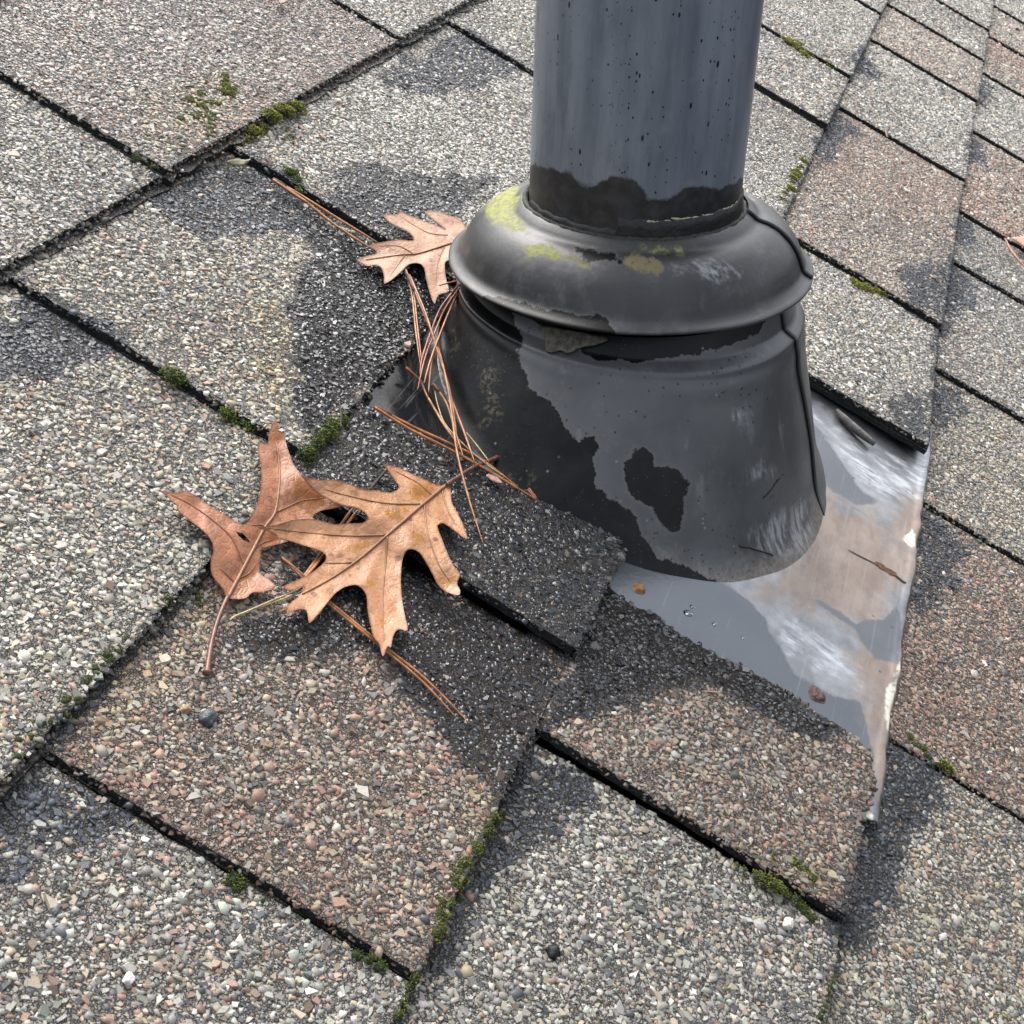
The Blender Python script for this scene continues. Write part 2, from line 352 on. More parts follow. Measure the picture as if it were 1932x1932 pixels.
HU = np.arange(-.1, 1.4, .003); HV = np.arange(-.36, .42, .003)
HG = np.zeros((len(HV), len(HU)))
UU, VV = np.meshgrid(HU, HV)
def slab(t, top_only=None, drop=0., thick=.0042, push=0.):
    """one shingle: irregular outline, warped top, real thickness, its own stains"""
    o = tab_outline(t).copy()
    # resample the outline every few millimetres with a ragged edge
    pts = []
    far = t[2] > 1.3
    for a, b in zip(o, np.roll(o, -1, 0)):
        L = np.hypot(*(b-a)); k = max(1, int(L/(.02 if far else .009 if drop else .0045)))
        for i in range(k): pts.append(a+(b-a)*i/k)
    pts = np.array(pts); pts += rng.normal(0, .00035, pts.shape); pts[:, 1] -= push*(pts[:, 1] < t[1]+.004)*(1+rng.uniform(-.35, .35, len(pts)))
    pts[:, 0] -= push*.25*(pts[:, 0] < t[2]+.004)
    v2, f = triangulate(pts, .03 if far or drop else .009)
    n = len(v2); h = tab_height(t, v2[:, 0], v2[:, 1])-drop
    u, v = v2[:, 0], v2[:, 1]; wet, dark = stains(u, v)
    if t[8] == 'C': wet, dark = np.minimum(wet, .7), np.minimum(dark, .8)
    if drop == 0: h = h+wet*.00022
    red = t[4] is RED
    base = np.array([.120,.098,.082]) if red else np.array([.128,.121,.108])
    c = base[None]*(1-np.maximum(.78*dark, .95*wet))[:, None]
    top = np.hstack([c, wet[:, None]]); bot = np.tile([.018,.018,.019,.1], (n, 1))
    V = np.vstack([np.column_stack([u, v, h]), np.column_stack([u, v, h-thick])])
    # border edges
    e = np.sort(np.vstack([f[:, [0,1]], f[:, [1,2]], f[:, [2,0]]]), 1); od = np.vstack([f[:, [0,1]], f[:, [1,2]], f[:, [2,0]]])
    key = e[:, 0]*n+e[:, 1]; _, idx, cnt = np.unique(key, return_index=True, return_counts=True); be = od[idx[cnt == 1]]
    # separate vertices for the cut edge, so that it shades as bare asphalt
    V = np.vstack([V, V]); C = np.vstack([top, bot, bot, bot])
    side = np.stack([be[:, 1]+2*n, be[:, 0]+2*n, be[:, 0]+3*n, be[:, 1]+3*n], -1)
    return V, [f, f[:, ::-1]+n, side], C

du, dv = np.linspace(-1.2, 4.8, 121), np.linspace(-1.9, 1.9, 77); gu, gv = np.meshgrid(du, dv)
bare = (gu > 0) & (gu < 2.35) & (gv > -.35) & (gv < .5)          # dark felt under the shingles; the far slope is only grit coloured
deckV = np.vstack([np.stack([gu, gv, -.012+0*gu], -1).reshape(-1, 3), np.stack([gu, gv, -.03+0*gu], -1).reshape(-1, 3)])
g = grid_faces(77, 121)
roof = link('roof', mesh('roof', deckV, np.vstack([g, g[:, ::-1]+gu.size]), M_ASPH, np.tile(np.where(bare.reshape(-1, 1), [[.022,.021,.020,0]], [[.115,.110,.100,0]]), (2, 1)), smoothed=False), world=ROT)
roof['kind'] = 'structure'; roof['label'] = 'weathered asphalt shingle roof slope with mossy joints'
ngr = 0
for t in TABS:
    vt, vb, u0, u1 = t[:4]
    V, Fc, C = slab(t)
    sh = link('shingle', mesh('shingle', V, Fc, M_ASPH, C), roof)
    V, Fc, C = slab(t, drop=.0040, thick=.003, push=.0048 if t[1] == AL else .0028)
    if t[8] is None: link('lower_ply', mesh('lower_ply', V, Fc, M_ASPH, C), sh)
    ins = (lambda u, v: sdpoly(np.stack([u, v], -1), tab_outline(t))) if t[8] else (lambda u, v: np.minimum(np.minimum(u-u0, u1-.0026-u), v-vb))
    inside = ins(UU.ravel(), VV.ravel()).reshape(UU.shape) > 0
    if t[8] is None: inside &= VV < vt+.03
    HG = np.where(inside, np.maximum(HG, tab_height(t, UU, VV)), HG)
    parts, cols = [], []
    far = u0 >= 1.25
    for layer in range(3):
        s = (.0021, .0015, .0013)[layer]*(1.5 if u0 > 1.8 else 1.3 if far else 1.)
        if layer == 2 and far: continue
        u, v = hexpts(u0, (u1 if t[8] is None else .74), vb, min(vt+.006, .5), s)
        k = ins(u, v) > (.0002 if layer == 0 else .0004); u, v = u[k], v[k]
        k = framed(u, v); u, v = u[k], v[k]
        if layer:
            z = seen(np.stack([u, v, 0*u], -1))[1]; k = z < (.62, .48)[layer-1]; u, v = u[k], v[k]
        # nothing grows through the pipe base
        if not t[8]:
            k = ((u-QU)/.115)**2+((v-QV)/.09)**2 > 1; u, v = u[k], v[k]
        if not len(u): continue
        n = len(u)
        dens = fbm(u*45, v*45, 3, 2)
        if layer == 0: k = rng.random(n) < .86+.4*(dens-.3); size = s*np.exp(rng.normal(.24, .27, n))
        elif layer == 1: k = rng.random(n) < .82; size = s*np.exp(rng.normal(.12, .22, n))
        else: k = rng.random(n) < .75; size = s*np.exp(rng.normal(0, .25, n))
        u, v, size = u[k], v[k], size[k]; n = len(u)
        if not n: continue
        col = granule_colour(t, u, v, n)
        h = tab_height(t, u, v)-rng.uniform(0, .0003, n)+col[:, 3]*.00025
        for K in ((4, 5) if layer == 0 else (4,)):
            k = (rng.random(n) < .5) if K == 4 and layer == 0 else (~k if layer == 0 else np.ones(n, bool))
            pv, pf, pc = pebbles(u[k], v[k], h[k], size[k], col[k], K, (1.-.3*col[:, 3])[k], crown=layer == 0)
            parts.append((pv, pf)); cols.append(pc)
    # granules that spill over the butt and near edges
    if not far:
        for kind in (0, 1):
            L = (u1-u0) if kind == 0 else (vt-vb); n = int(L/.0016)
            a = rng.uniform(0, L, n)
            o = tab_outline(t)
            if t[8] == 'C' and kind == 0: a *= (cutC[-1,0]-u0)/L
            if t[8] == 'D' and kind == 0: a *= (cutD[-1,0]-u0)/L
            u, v = (u0+a, vb+rng.normal(0, .0006, n)) if kind == 0 else (u0+rng.normal(0, .0006, n), vb+a)
            k = framed(u, v); u, v = u[k], v[k]; n = len(u)
            if not n: continue
            col = granule_colour(t, u, v, n)
            h = tab_height(t, u, v)-rng.uniform(.0002, .0022, n)
            pv, pf, pc = pebbles(u, v, h, .0021*np.exp(rng.normal(0, .25, n)), col, 5)
            parts.append((pv, pf)); cols.append(pc)
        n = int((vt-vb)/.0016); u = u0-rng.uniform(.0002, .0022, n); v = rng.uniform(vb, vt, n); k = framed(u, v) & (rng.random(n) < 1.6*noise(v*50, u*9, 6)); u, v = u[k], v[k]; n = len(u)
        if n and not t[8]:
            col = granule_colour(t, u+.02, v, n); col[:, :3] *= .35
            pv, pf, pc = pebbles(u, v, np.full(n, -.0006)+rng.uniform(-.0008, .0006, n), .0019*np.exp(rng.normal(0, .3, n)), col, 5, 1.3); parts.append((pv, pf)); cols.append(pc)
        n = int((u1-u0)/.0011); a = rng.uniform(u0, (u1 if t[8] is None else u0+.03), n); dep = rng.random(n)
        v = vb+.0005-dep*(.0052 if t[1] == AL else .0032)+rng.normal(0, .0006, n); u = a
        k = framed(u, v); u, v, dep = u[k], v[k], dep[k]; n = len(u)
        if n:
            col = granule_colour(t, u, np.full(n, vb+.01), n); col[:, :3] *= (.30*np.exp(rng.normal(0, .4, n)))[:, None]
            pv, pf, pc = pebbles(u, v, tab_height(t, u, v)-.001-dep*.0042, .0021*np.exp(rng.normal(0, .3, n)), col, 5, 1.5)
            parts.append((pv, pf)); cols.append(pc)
    if t[8]:
        # ragged tar bead where the shingle is cut round the flashing
        o = smooth(cutC if t[8] == 'C' else cutD, 10); n = int(np.hypot(*np.diff(o, axis=0).T).sum()/.0009)
        i = rng.integers(0, len(o), n); u, v = o[i, 0]+rng.normal(0, .0010, n), o[i, 1]+rng.normal(0, .0010, n)
        col = granule_colour(t, u, v, n)
        if t[8] == 'D': col[:, :3] = np.minimum(col[:, :3], np.where(v[:, None] > -.165, .012, .2)); col[:, 3] = np.maximum(col[:, 3], np.where(v > -.165, .8, 0))
        pv, pf, pc = pebbles(u, v, tab_height(t, u, v)-rng.uniform(0, .003, n), .0032*np.exp(rng.normal(0, .25, n)), col, 6, 1.3)
        parts.append((pv, pf)); cols.append(pc)
    if parts:
        V, Fc = join(parts)
        g = link('granules', mesh('granules', V, Fc, M_GRAN, np.vstack(cols), smoothed=None), sh); g['kind'] = 'stuff'
print('granule faces', sum(len(o.data.polygons) for o in S.objects if o.name.startswith('granules')))

# height of whatever lies on top, smoothed for things that rest on it
HG = np.where((UU > FLU0) & (UU < FLU1) & (VV > FLV0) & (VV < FLV1), np.maximum(HG, FLN), HG)
HM = HG.copy()
for _ in range(3):
    P_ = np.pad(HM, 1, mode='edge'); HM = np.max([P_[a:a+HM.shape[0], b:b+HM.shape[1]] for a in range(3) for b in range(3)], 0)
for _ in range(4):
    P_ = np.pad(HM, 1, mode='edge'); HM = np.mean([P_[a:a+HM.shape[0], b:b+HM.shape[1]] for a in range(3) for b in range(3)], 0)
def lookup(G, u, v):
    i = np.clip((np.asarray(v)-HV[0])/.003, 0, len(HV)-1.01); j = np.clip((np.asarray(u)-HU[0])/.003, 0, len(HU)-1.01)
    a, b = np.floor(i).astype(int), np.floor(j).astype(int); x, y = i-a, j-b
    return G[a,b]*(1-x)*(1-y)+G[a+1,b]*x*(1-y)+G[a,b+1]*(1-x)*y+G[a+1,b+1]*x*y
def rest(P, lift):
    """survey pixels -> points lying lift metres above whatever is there"""
    P = np.asarray(P, float); lift = np.broadcast_to(lift, len(P)); h = lift+.006
    for _ in range(3): q = onroof(P, h); h = lookup(HM, q[:, 0], q[:, 1])+lift
    return onroof(P, h)

# ------------------------------------------------------------------ vent pipe, storm collar, flashing (upright frame at the pierce point)
QB = (QU, QV, 0)
def upr(V):       # upright frame -> roof coordinates
    c, s = math.cos(PITCH), math.sin(PITCH); V = np.asarray(V)
    return np.stack([V[..., 0]+QU, V[..., 1]*c+V[..., 2]*s+QV, -V[..., 1]*s+V[..., 2]*c], -1)
def dnr(V):       # roof coordinates -> upright frame
    c, s = math.cos(PITCH), math.sin(PITCH); u, v, n = V[..., 0]-QU, V[..., 1]-QV, V[..., 2]
    return np.stack([u, v*c-n*s, v*s+n*c], -1)
def lathe(prof, nphi, phi0=0., phi1=2*np.pi, wob=0.):
    prof = np.asarray(prof, float); full = abs(phi1-phi0-2*np.pi) < 1e-6
    ph = np.linspace(phi0, phi1, nphi, endpoint=not full)
    r = prof[:, 0][:, None]+wob*(noise(ph*2.5, ph*0+3, 2)-.5)[None]
    V = np.stack([r*np.cos(ph), r*np.sin(ph), np.broadcast_to(prof[:, 1][:, None], r.shape)], -1)
    return V, grid_faces(len(prof), nphi, full)
def facing(V, Nn):
    c = np.array([0, 0, CH]); return ((c-upr(V))*(upr(V+Nn*1e-3)-upr(V))).sum(-1) > 0
def px(V): return seen(upr(V))[0]

PR = .0525
pipe = empty('vent_pipe', 'upright dark slate grey vent pipe spotted with black drips, black around its foot', 'vent pipe', QB, upright=True)
zs = np.concatenate([np.linspace(.09, .24, 100), np.linspace(.25, .46, 16)])
V, Fq = lathe([(PR, z) for z in zs], 160); P_ = px(V).reshape(-1, 2)
band = Z4([(440,60),(480,72),(600,92),(690,115),(735,165),(795,175),(825,140),(900,128),(980,150),(1035,185),(1050,235),(1120,240),(1200,212),(1245,188),(1330,178),(1400,190),(1440,165),(1520,140),(1600,600),(400,600)])
sdb = sdpoly(P_, band)
scuffP = [Z4([(720,95),(780,70),(850,90),(840,130),(800,165),(750,150)])]
sds = np.max([sdpoly(P_, p) for p in scuffP], 0)
def m_pipe():
    t = NT('painted_pipe'); sd = t.attr('sd'); n = t.noise(90, 5, .6); nf = t.noise(500, 3)
    str_ = t.noise(1, 6, .65, vec=t.scaled((55, 55, 6)))
    base = t.mix(t.step(str_, .3, .72), (.13,.155,.188), (.25,.285,.325))
    base = t.mix(t.math('MULTIPLY', t.step(n, .52, .72), .35), base, (.27,.295,.325))
    black = t.step(t.math('ADD', sd, t.math('MULTIPLY', t.math('SUBTRACT', t.noise(70, 6, .68), .5), 40.)), -4., 3.)
    base = t.mix(t.math('MULTIPLY', t.step(t.noise(1, 6, .7, vec=t.scaled((30, 30, 9))), .50, .66), .5), base, (.060,.072,.088))
    # drips: stretched cells kept only where a broad noise lets them through
    dv = t.scaled((1, 1, .42)); cell = t.vor(240, dv); keep = t.step(t.noise(38, 2, .5, vec=t.scaled((1,1,.35))), .43, .53)
    sz = t.math('MULTIPLY', t.math('ADD', t.math('MULTIPLY', t.node('ShaderNodeSeparateColor', 0, {0: t.vor(240, dv, 1)}), .22), -.03), keep)
    drip = t.step(t.math('SUBTRACT', sz, cell), -.03, .03)
    dv2 = t.scaled((1, 1, .6)); cell2 = t.vor(520, dv2); s2 = t.math('MULTIPLY', t.math('SUBTRACT', t.node('ShaderNodeSeparateColor', 0, {0: t.vor(520, dv2, 1)}), .55), .6)
    drip = t.math('MAXIMUM', drip, t.math('MULTIPLY', t.step(t.math('SUBTRACT', s2, cell2), -.02, .04), t.step(keep, 0, .6)))
    base = t.mix(t.math('MULTIPLY', drip, .93), base, (.007,.009,.012))
    low = t.mix(t.step(t.noise(160, 5), .35, .75), (.016,.018,.020), (.046,.048,.050))
    c = t.mix(black, base, low)
    t.bump(t.math('ADD', t.math('MULTIPLY', nf, .4), t.math('MULTIPLY', drip, .8)), .0004, .5)
    return t.set(Base_Color=c, Roughness=t.mixf(black, t.mixf(drip, t.mixf(n, .22, .42), .12), .42), Specular_IOR_Level=.6)
M_PIPE = m_pipe()
body = link('pipe_tube', mesh('pipe_tube', V.reshape(-1, 3), Fq, M_PIPE, attrs={'sd': sdb}), pipe)
V, Fq = lathe([(PR, .46), (PR-.004, .46), (PR-.004, .2)], 96)
link('pipe_bore', mesh('pipe_bore', V.reshape(-1, 3), Fq, m_plain('bore', (.02,.02,.021), .7)), pipe)

# metal shared by collar and cone: worn black paint with wet / dry film / lichen masks
def m_metal(name, cone=False):
    t = NT(name); n = t.noise(60, 6, .65); nf = t.noise(420, 4, .6); big = t.noise(22, 4, .55)
    jit = lambda a, k: t.math('ADD', a, t.math('MULTIPLY', t.math('SUBTRACT', t.noise(130, 6, .68), .5), k))
    grey = t.mix(t.step(big, .3, .7), *(((.050,.053,.057), (.092,.098,.104)) if cone else ((.018,.019,.021), (.042,.044,.047))))
    grey = t.mix(t.math('MULTIPLY', t.step(n, .5, .75), .4), grey, (.115,.112,.102) if cone else (.105,.104,.097))
    if not cone:
        stk = t.step(t.noise(1, 6, .72, vec=t.scaled((48, 48, 30))), .50, .72); grey = t.mix(t.math('MULTIPLY', stk, .55), grey, (.125,.124,.118)); grey = t.mix(t.math('MULTIPLY', t.step(t.noise(34, 5, .6), .50, .64), .6), grey, (.016,.017,.017))
    black = t.step(jit(t.attr('black'), 40.), -1.2, 1.2)
    wetb = t.mix(t.step(n, .4, .75), (.0025,.003,.0035), (.011,.012,.0115))
    c = t.mix(black, grey, wetb)
    if cone:
        grime = t.math('MULTIPLY', t.step(jit(t.attr('grime'), 120.), -6, 22), t.step(nf, .46, .6))
        c = t.mix(t.math('MULTIPLY', grime, .8), c, (.10,.088,.055))
        ft = t.math('MULTIPLY', t.step(t.math('ADD', t.attr('foot'), t.math('MULTIPLY', t.math('SUBTRACT', t.noise(70, 6, .7), .5), 1.5)), .30, .85), t.math('SUBTRACT', 1., black))
        c = t.mix(t.math('MULTIPLY', ft, .85), c, t.mix(t.step(nf, .35, .65), (.135,.105,.082), (.235,.215,.195)))
        pal = t.math('MULTIPLY', t.step(t.noise(1, 6, .7, vec=t.scaled((90, 90, 26))), .55, .74), t.math('SUBTRACT', 1., black))
        c = t.mix(t.math('MULTIPLY', pal, .5), c, (.21,.215,.215))
        fl_ = t.math('MULTIPLY', t.step(t.vor(150), .13, .06), t.step(t.noise(31, 3), .50, .58)); c = t.mix(t.math('MULTIPLY', fl_, .6), c, (.30,.31,.31))
    # pale spatter and dark specks
    v1 = t.vor(250); sp = t.math('MULTIPLY', t.step(v1, .20, .11), t.step(t.noise(26, 2), .48, .55)); dust = t.math('MULTIPLY', t.math('MULTIPLY', t.step(t.vor(420, t.scaled((1, 1, 1.6))), .13, .06), t.step(t.noise(40, 3), .48, .56)), black); c = t.mix(t.math('MULTIPLY', dust, .7), c, (.20,.19,.15))
    tide = t.math('MULTIPLY', t.step(jit(t.attr('black'), 40.), -9., -1.5), t.math('SUBTRACT', 1., black)); c = t.mix(t.math('MULTIPLY', tide, t.mixf(nf, .1, .55)), c, (.125,.12,.105))
    
    c = t.mix(t.math('MULTIPLY', sp, t.math('SUBTRACT', .95 if cone else .25, black), clamp=True), c, (.012,.013,.015))
    scuff = t.math('MULTIPLY', t.step(jit(t.attr('scuff'), 70.), -14, 16), t.step(t.noise(1, 5, .7, vec=t.scaled((260, 130, 60))), .40, .62))
    c = t.mix(t.math('MULTIPLY', scuff, .75), c, (.40,.42,.43))
    lich = t.math('MULTIPLY', t.step(jit(t.attr('lichen'), 70.), -4, 14), t.step(t.noise(240, 5, .7), .28, .54))
    c = t.mix(t.math('MULTIPLY', lich, .85), c, t.mix(t.step(nf, .35, .65), (.23,.25,.045), (.38,.39,.13)))
    och = t.math('MULTIPLY', t.step(jit(t.attr('ochre'), 46.), -2, 6), .8)
    c = t.mix(t.math('MULTIPLY', och, t.step(nf, .25, .5)), c, (.22,.175,.08))
    rough = t.mixf(black, t.mixf(n, .34, .54), t.mixf(n, .3, .46))
    rough = t.mixf(t.math('MAXIMUM', lich, och), rough, .85)
    t.bump(t.math('ADD', t.math('MULTIPLY', nf, .5), t.math('MULTIPLY', n, .6)), .0005, .45)
    return t.set(Base_Color=c, Roughness=rough, Specular_IOR_Level=t.mixf(black, .55, .22), Coat_Weight=t.mixf(black, .2, .06) if cone else .04, Coat_Roughness=.25)
M_COL, M_CONE = m_metal('collar_metal'), m_metal('cone_metal', True)
M_EDGE = m_plain('edge_black', (.006,.006,.007), .7, .1)
NOT = -60.
def masks(V, polys):
    P = px(V).reshape(-1, 2); out = {}
    for k in ('black', 'grime', 'scuff', 'lichen', 'ochre'):
        out[k] = np.max([sdpoly(P, p) for p in polys[k]], 0) if k in polys else np.full(len(P), NOT)
    return out
collar = empty('storm_collar', 'bell shaped black storm collar with yellow lichen clamped around the vent pipe', 'storm collar', QB, upright=True)
prof = smooth([(.0531,.1050),(.0536,.1098),(.0560,.1098),(.0590,.1080),(.0620,.1058),(.0675,.1042),(.0730,.1015),(.0785,.0970),(.0826,.0918),(.0850,.0870),(.0868,.0830),(.0892,.0810),(.0920,.0797),(.0928,.0788),(.0922,.0778),(.0895,.0786),(.0855,.0805),(.0800,.0880),(.072,.092)], 4)
CM = dict(lichen=[Z4([(235,260),(330,180),(420,130),(440,200),(420,300),(490,370),(480,410),(380,370),(280,350)]), Z4([(430,470),(520,440),(610,480),(640,510),(760,545),(750,560),(640,535),(520,525),(470,500)]), Z4([(1030,470),(1180,465),(1225,490),(1150,505),(1060,500)])],
          ochre=[Z4([(940,520),(1000,490),(1060,520),(1120,530),(1140,580),(1110,620),(1060,610),(1000,580),(950,570)]), Z4([(640,515),(720,510),(770,550),(700,550)])],
          black=[Z4([(700,470),(900,500),(920,540),(740,545)]), Z4([(80,780),(300,700),(600,780),(850,810),(900,900),(80,900)])],
          scuff=[Z4([(1280,540),(1440,540),(1480,600),(1380,640),(1290,590)]), Z4([(1180,565),(1310,545),(1320,560),(1200,580)])])
V, Fq = lathe(prof, 224, wob=.0009); 
link('collar_shell', mesh('collar_shell', V.reshape(-1, 3), Fq, M_COL, attrs=masks(V, CM)), collar)
# overlapping end of the collar strip: its visible edge follows the bend in the metal
def seam_phi(surf, line, lo, hi):
    """for each ring of a surface function surf(phi)->ring points, the phi whose image is nearest a traced line"""
    ph = np.linspace(lo, hi, 240); G = np.stack([surf(p) for p in ph], 1); P = px(G)
    L = smooth(line, 12); out = []
    for row in P:
        d = np.hypot(row[:, None, 0]-L[None, :, 0], row[:, None, 1]-L[None, :, 1]).min(1); out.append(min(ph[d.argmin()], ph[row[:, 0].argmax()]-.07))
    out = np.array(out); k = np.ones(7)/7; x = np.linspace(-1, 1, len(out)); w = np.polyfit(x, out, 3); return np.polyval(w, x)
cp = smooth([(.0560,.1098),(.0590,.1080),(.0620,.1058),(.0675,.1042),(.0730,.1015),(.0785,.0970),(.0826,.0918),(.0850,.0870),(.0868,.0830),(.0892,.0810),(.0920,.0797)], 5)
line = Z4([(1482,240),(1505,250),(1530,290),(1565,325),(1690,345),(1740,390),(1770,440),(1785,500),(1800,535),(1825,552)])
surf = lambda p: np.stack([cp[:, 0]*np.cos(p), cp[:, 0]*np.sin(p), cp[:, 1]], -1)
ps = seam_phi(surf, line, math.radians(225), math.radians(330))
def shell(prof_xyz, off, nphi=48, span=1.5):
    """a thin sheet lying off metres outside a surface, from its seam on round the back"""
    rows_o, rows_i = [], []
    for k in range(nphi):
        a = k/(nphi-1)*span
        rows_o.append(prof_xyz(ps_+a, off)); rows_i.append(prof_xyz(ps_+a, off*.15))
    O, I = np.stack(rows_o, 1), np.stack(rows_i, 1); nr = O.shape[0]
    V = np.vstack([O.reshape(-1, 3), I.reshape(-1, 3)]); f = grid_faces(nr, nphi); n = nr*nphi; j = np.arange(nr-1)
    edge = np.stack([j*nphi, (j+1)*nphi, (j+1)*nphi+n, j*nphi+n], -1)
    i = np.arange(nphi-1); low = np.stack([(nr-1)*nphi+i, (nr-1)*nphi+i+1, (nr-1)*nphi+i+1+n, (nr-1)*nphi+i+n], -1)
    return V, [f, np.vstack([edge, low])]
ps_ = ps
def cprof(p, off):
    t = np.gradient(cp, axis=0); nn = np.stack([-t[:, 1], t[:, 0]], -1); nn /= np.linalg.norm(nn, axis=1, keepdims=True); nn *= np.sign(nn[:, :1]+1e-9) if False else 1
    nn = np.where((nn[:, 1:2] < 0) & (nn[:, 0:1] < .0), -nn, nn); nn = np.stack([np.abs(nn[:, 0]), np.abs(nn[:, 1])], -1)
    q = cp+nn*off
    return np.stack([q[:, 0]*np.cos(p), q[:, 0]*np.sin(p), q[:, 1]], -1)
V, Fl = shell(cprof, .0013)
link('overlap_flap', mesh('overlap_flap', V, Fl, M_COL, attrs=masks(V, dict(scuff=[Z4([(1490,130),(1540,150),(1600,215),(1560,215)])]))), collar)
def edge_line(P3, r, parent, name, mat=M_EDGE):
    V, Fl = tube(P3, r, 6); return link(name, mesh(name, V, Fl, mat), parent)
edge_line(cprof(ps, .0005)[2:], .0006, collar, 'seam_gap')
# sealant band at the pipe's foot and crumbs of old caulk along its top
sb = empty('sealant_band', 'dark sealant band with a cracked cream edge where pipe meets collar', 'sealant', QB, upright=True)
ph = np.linspace(math.radians(120), math.radians(300), 150)
top = .1195+.0012*(fbm(ph*9, ph*0, 4)-.5)*2+.0012*np.sin(ph*1.3)
top = np.where(ph < math.radians(185), .1120+.0015*(noise(ph*14, ph*0+1, 7)), top)
V = np.stack([np.stack([(PR+o)*np.cos(ph), (PR+o)*np.sin(ph), z], -1) for o, z in ((.0001, top), (.0009, top-.0008), (.0012, top*.5+.1095*.5), (.0016, 0*ph+.1092))], 0)
link('sealant_skin', mesh('sealant_skin', V.reshape(-1, 3), grid_faces(4, 150), m_plain('sealant', (.013,.014,.014), .45, .4, 300, bump=.0006)), sb)
n = 60; a = rng.uniform(math.radians(200), math.radians(262), n); keep = noise(a*30, a*0, 3) > .40; a = a[keep]; n = len(a)
pv, pf, pc = pebbles(0*a, 0*a, 0*a, .0013*np.exp(rng.normal(0, .3, n)), np.tile([.42,.39,.29,0], (n, 1)), 6)
q = 12; pv = pv.reshape(n, q, 3); er = np.stack([np.cos(a), np.sin(a), 0*a], -1); et = np.stack([-np.sin(a), np.cos(a), 0*a], -1)
zc = np.interp(a, ph, top); W_ = er[:, None]*(PR+.0006+pv[..., 2:3]*.6)+et[:, None]*pv[..., 0:1]*1.7+np.array([0,0,1])*(zc[:, None, None]+pv[..., 1:2]*.6)
link('caulk_crumb', mesh('caulk_crumb', W_.reshape(-1, 3), pf, M_GRAN, pc), sb)['kind'] = 'stuff'
ph = np.linspace(0, 2*np.pi, 200); rr = .0546+.0005*noise(ph*12, ph*0, 5)
V, Fl = tube(np.stack([rr*np.cos(ph), rr*np.sin(ph), .1092+0*ph+.0005*noise(ph*20, ph*0+4, 8)], -1), .0011+.0004*noise(ph*25, ph*0+2, 9), 7)
link('sealant_bead', mesh('sealant_bead', V, Fl, m_plain('bead', (.030,.031,.024), .7, .6, 500, bump=.001)), sb)

flash = empty('pipe_flashing', 'black worn cone flashing on a bright stained metal flange lapped by shingles', 'pipe flashing', QB, upright=True)
EU, EV, EA, EB = QU+.001, -.029, .1405, .1135     # base of the cone on the roof
HT, RT = .0715, .0850
def cone_ring(ph, t, off=0.):
    t = np.asarray(t); B = dnr(np.stack([EU+EA*np.cos(ph)+0*t, EV+EB*np.sin(ph)+0*t, FLN-.0012+0*t], -1))
    T = np.stack([RT*np.cos(ph)+0*t, RT*np.sin(ph)+0*t, HT+0*t], -1)
    out = B-dnr(np.array([EU, EV, FLN])); out /= np.linalg.norm(out, axis=-1, keepdims=True)
    er = np.stack([np.cos(ph)+0*t, np.sin(ph)+0*t, 0*t], -1)
    fil = (.003+.004*max(0., -math.sin(float(ph))))*np.clip(1-t/.16, 0, 1)**2.4 if np.ndim(ph) == 0 else 0
    ring = .0010*np.exp(-((t-.86)/.02)**2)-.0042*np.clip((t-.865)/.035, 0, 1)+.0009*np.exp(-((t-.80)/.05)**2)
    den = .0011*(fbm(ph*2.2+0*t, t*3, 17, 2)-.5)
    return B+(T-B)*t[..., None]+out*np.asarray(fil)[..., None]+er*(ring+den+off)[..., None]
ts = np.concatenate([np.linspace(0, .14, 16)[:-1], np.linspace(.14, .78, 60)[:-1], np.linspace(.78, 1, 30)])
phs = np.linspace(0, 2*np.pi, 280, endpoint=False)
V = np.stack([cone_ring(p, ts) for p in phs], 1)
KM = dict(black=[np.vstack([Z4([(-60,480),(150,620),(385,760),(400,800),(420,835),(465,920),(415,960),(425,1000),(460,1090),(480,1150),(560,1195),(600,1255),(640,1335),(720,1415),(740,1385),(800,1395),(832,1440),(780,1490),(790,1560),(800,1610),(870,1680)]), Z5([(95,620),(190,700),(200,770),(240,830),(290,905),(400,930),(480,970),(540,1010),(690,1062),(600,1140),(0,1000),(-600,800),(-800,0)])]),
                 Z5([(180,345),(230,350),(270,390),(285,425),(370,450),(455,515),(450,560),(415,580),(430,660),(405,765),(370,770),(300,720),(260,650),(200,610),(150,565),(115,460),(115,420),(150,405)]),
                 Z4([(380,700),(1700,720),(1560,900),(1300,985),(1000,1025),(780,1010),(640,940)])],
          grime=[Z4([(90,830),(130,810),(135,960),(100,1000)]), Z4([(240,1040),(320,1020),(335,1330),(250,1350),(230,1200)]), Z4([(380,1560),(500,1560),(480,1640),(400,1620)])],
          scuff=[Z5([(790,760),(900,690),(1040,620),(1075,760),(1060,860),(960,880),(840,880),(790,850)]), Z5([(690,170),(725,170),(725,240),(690,230)]), Z5([(730,470),(860,430),(880,480),(760,510)])],
          ochre=[Z5([(870,1040),(960,960),(1000,960),(940,1030),(890,1060)])])
vis = (px(V)[..., 0]*0).reshape(-1)
mk = masks(V, KM)
mk['foot'] = (np.clip(1-ts/.24, 0, 1)[:, None]**1.5*np.clip(.25-1.3*np.sin(phs+.45), 0, 1)[None]).ravel()
link('cone', mesh('cone', V.reshape(-1, 3), grid_faces(len(ts), len(phs), True), M_CONE, attrs=mk), flash)
tt = np.linspace(.0, .985, 70)
line = np.vstack([Z4([(1665,745),(1672,775),(1705,795),(1725,850)]), Z5([(1000,60),(1030,240),(1060,430),(1085,590),(1110,710),(1130,795)])])
ps_ = seam_phi(lambda p: cone_ring(p, tt[::-1]), line, math.radians(235), math.radians(320))
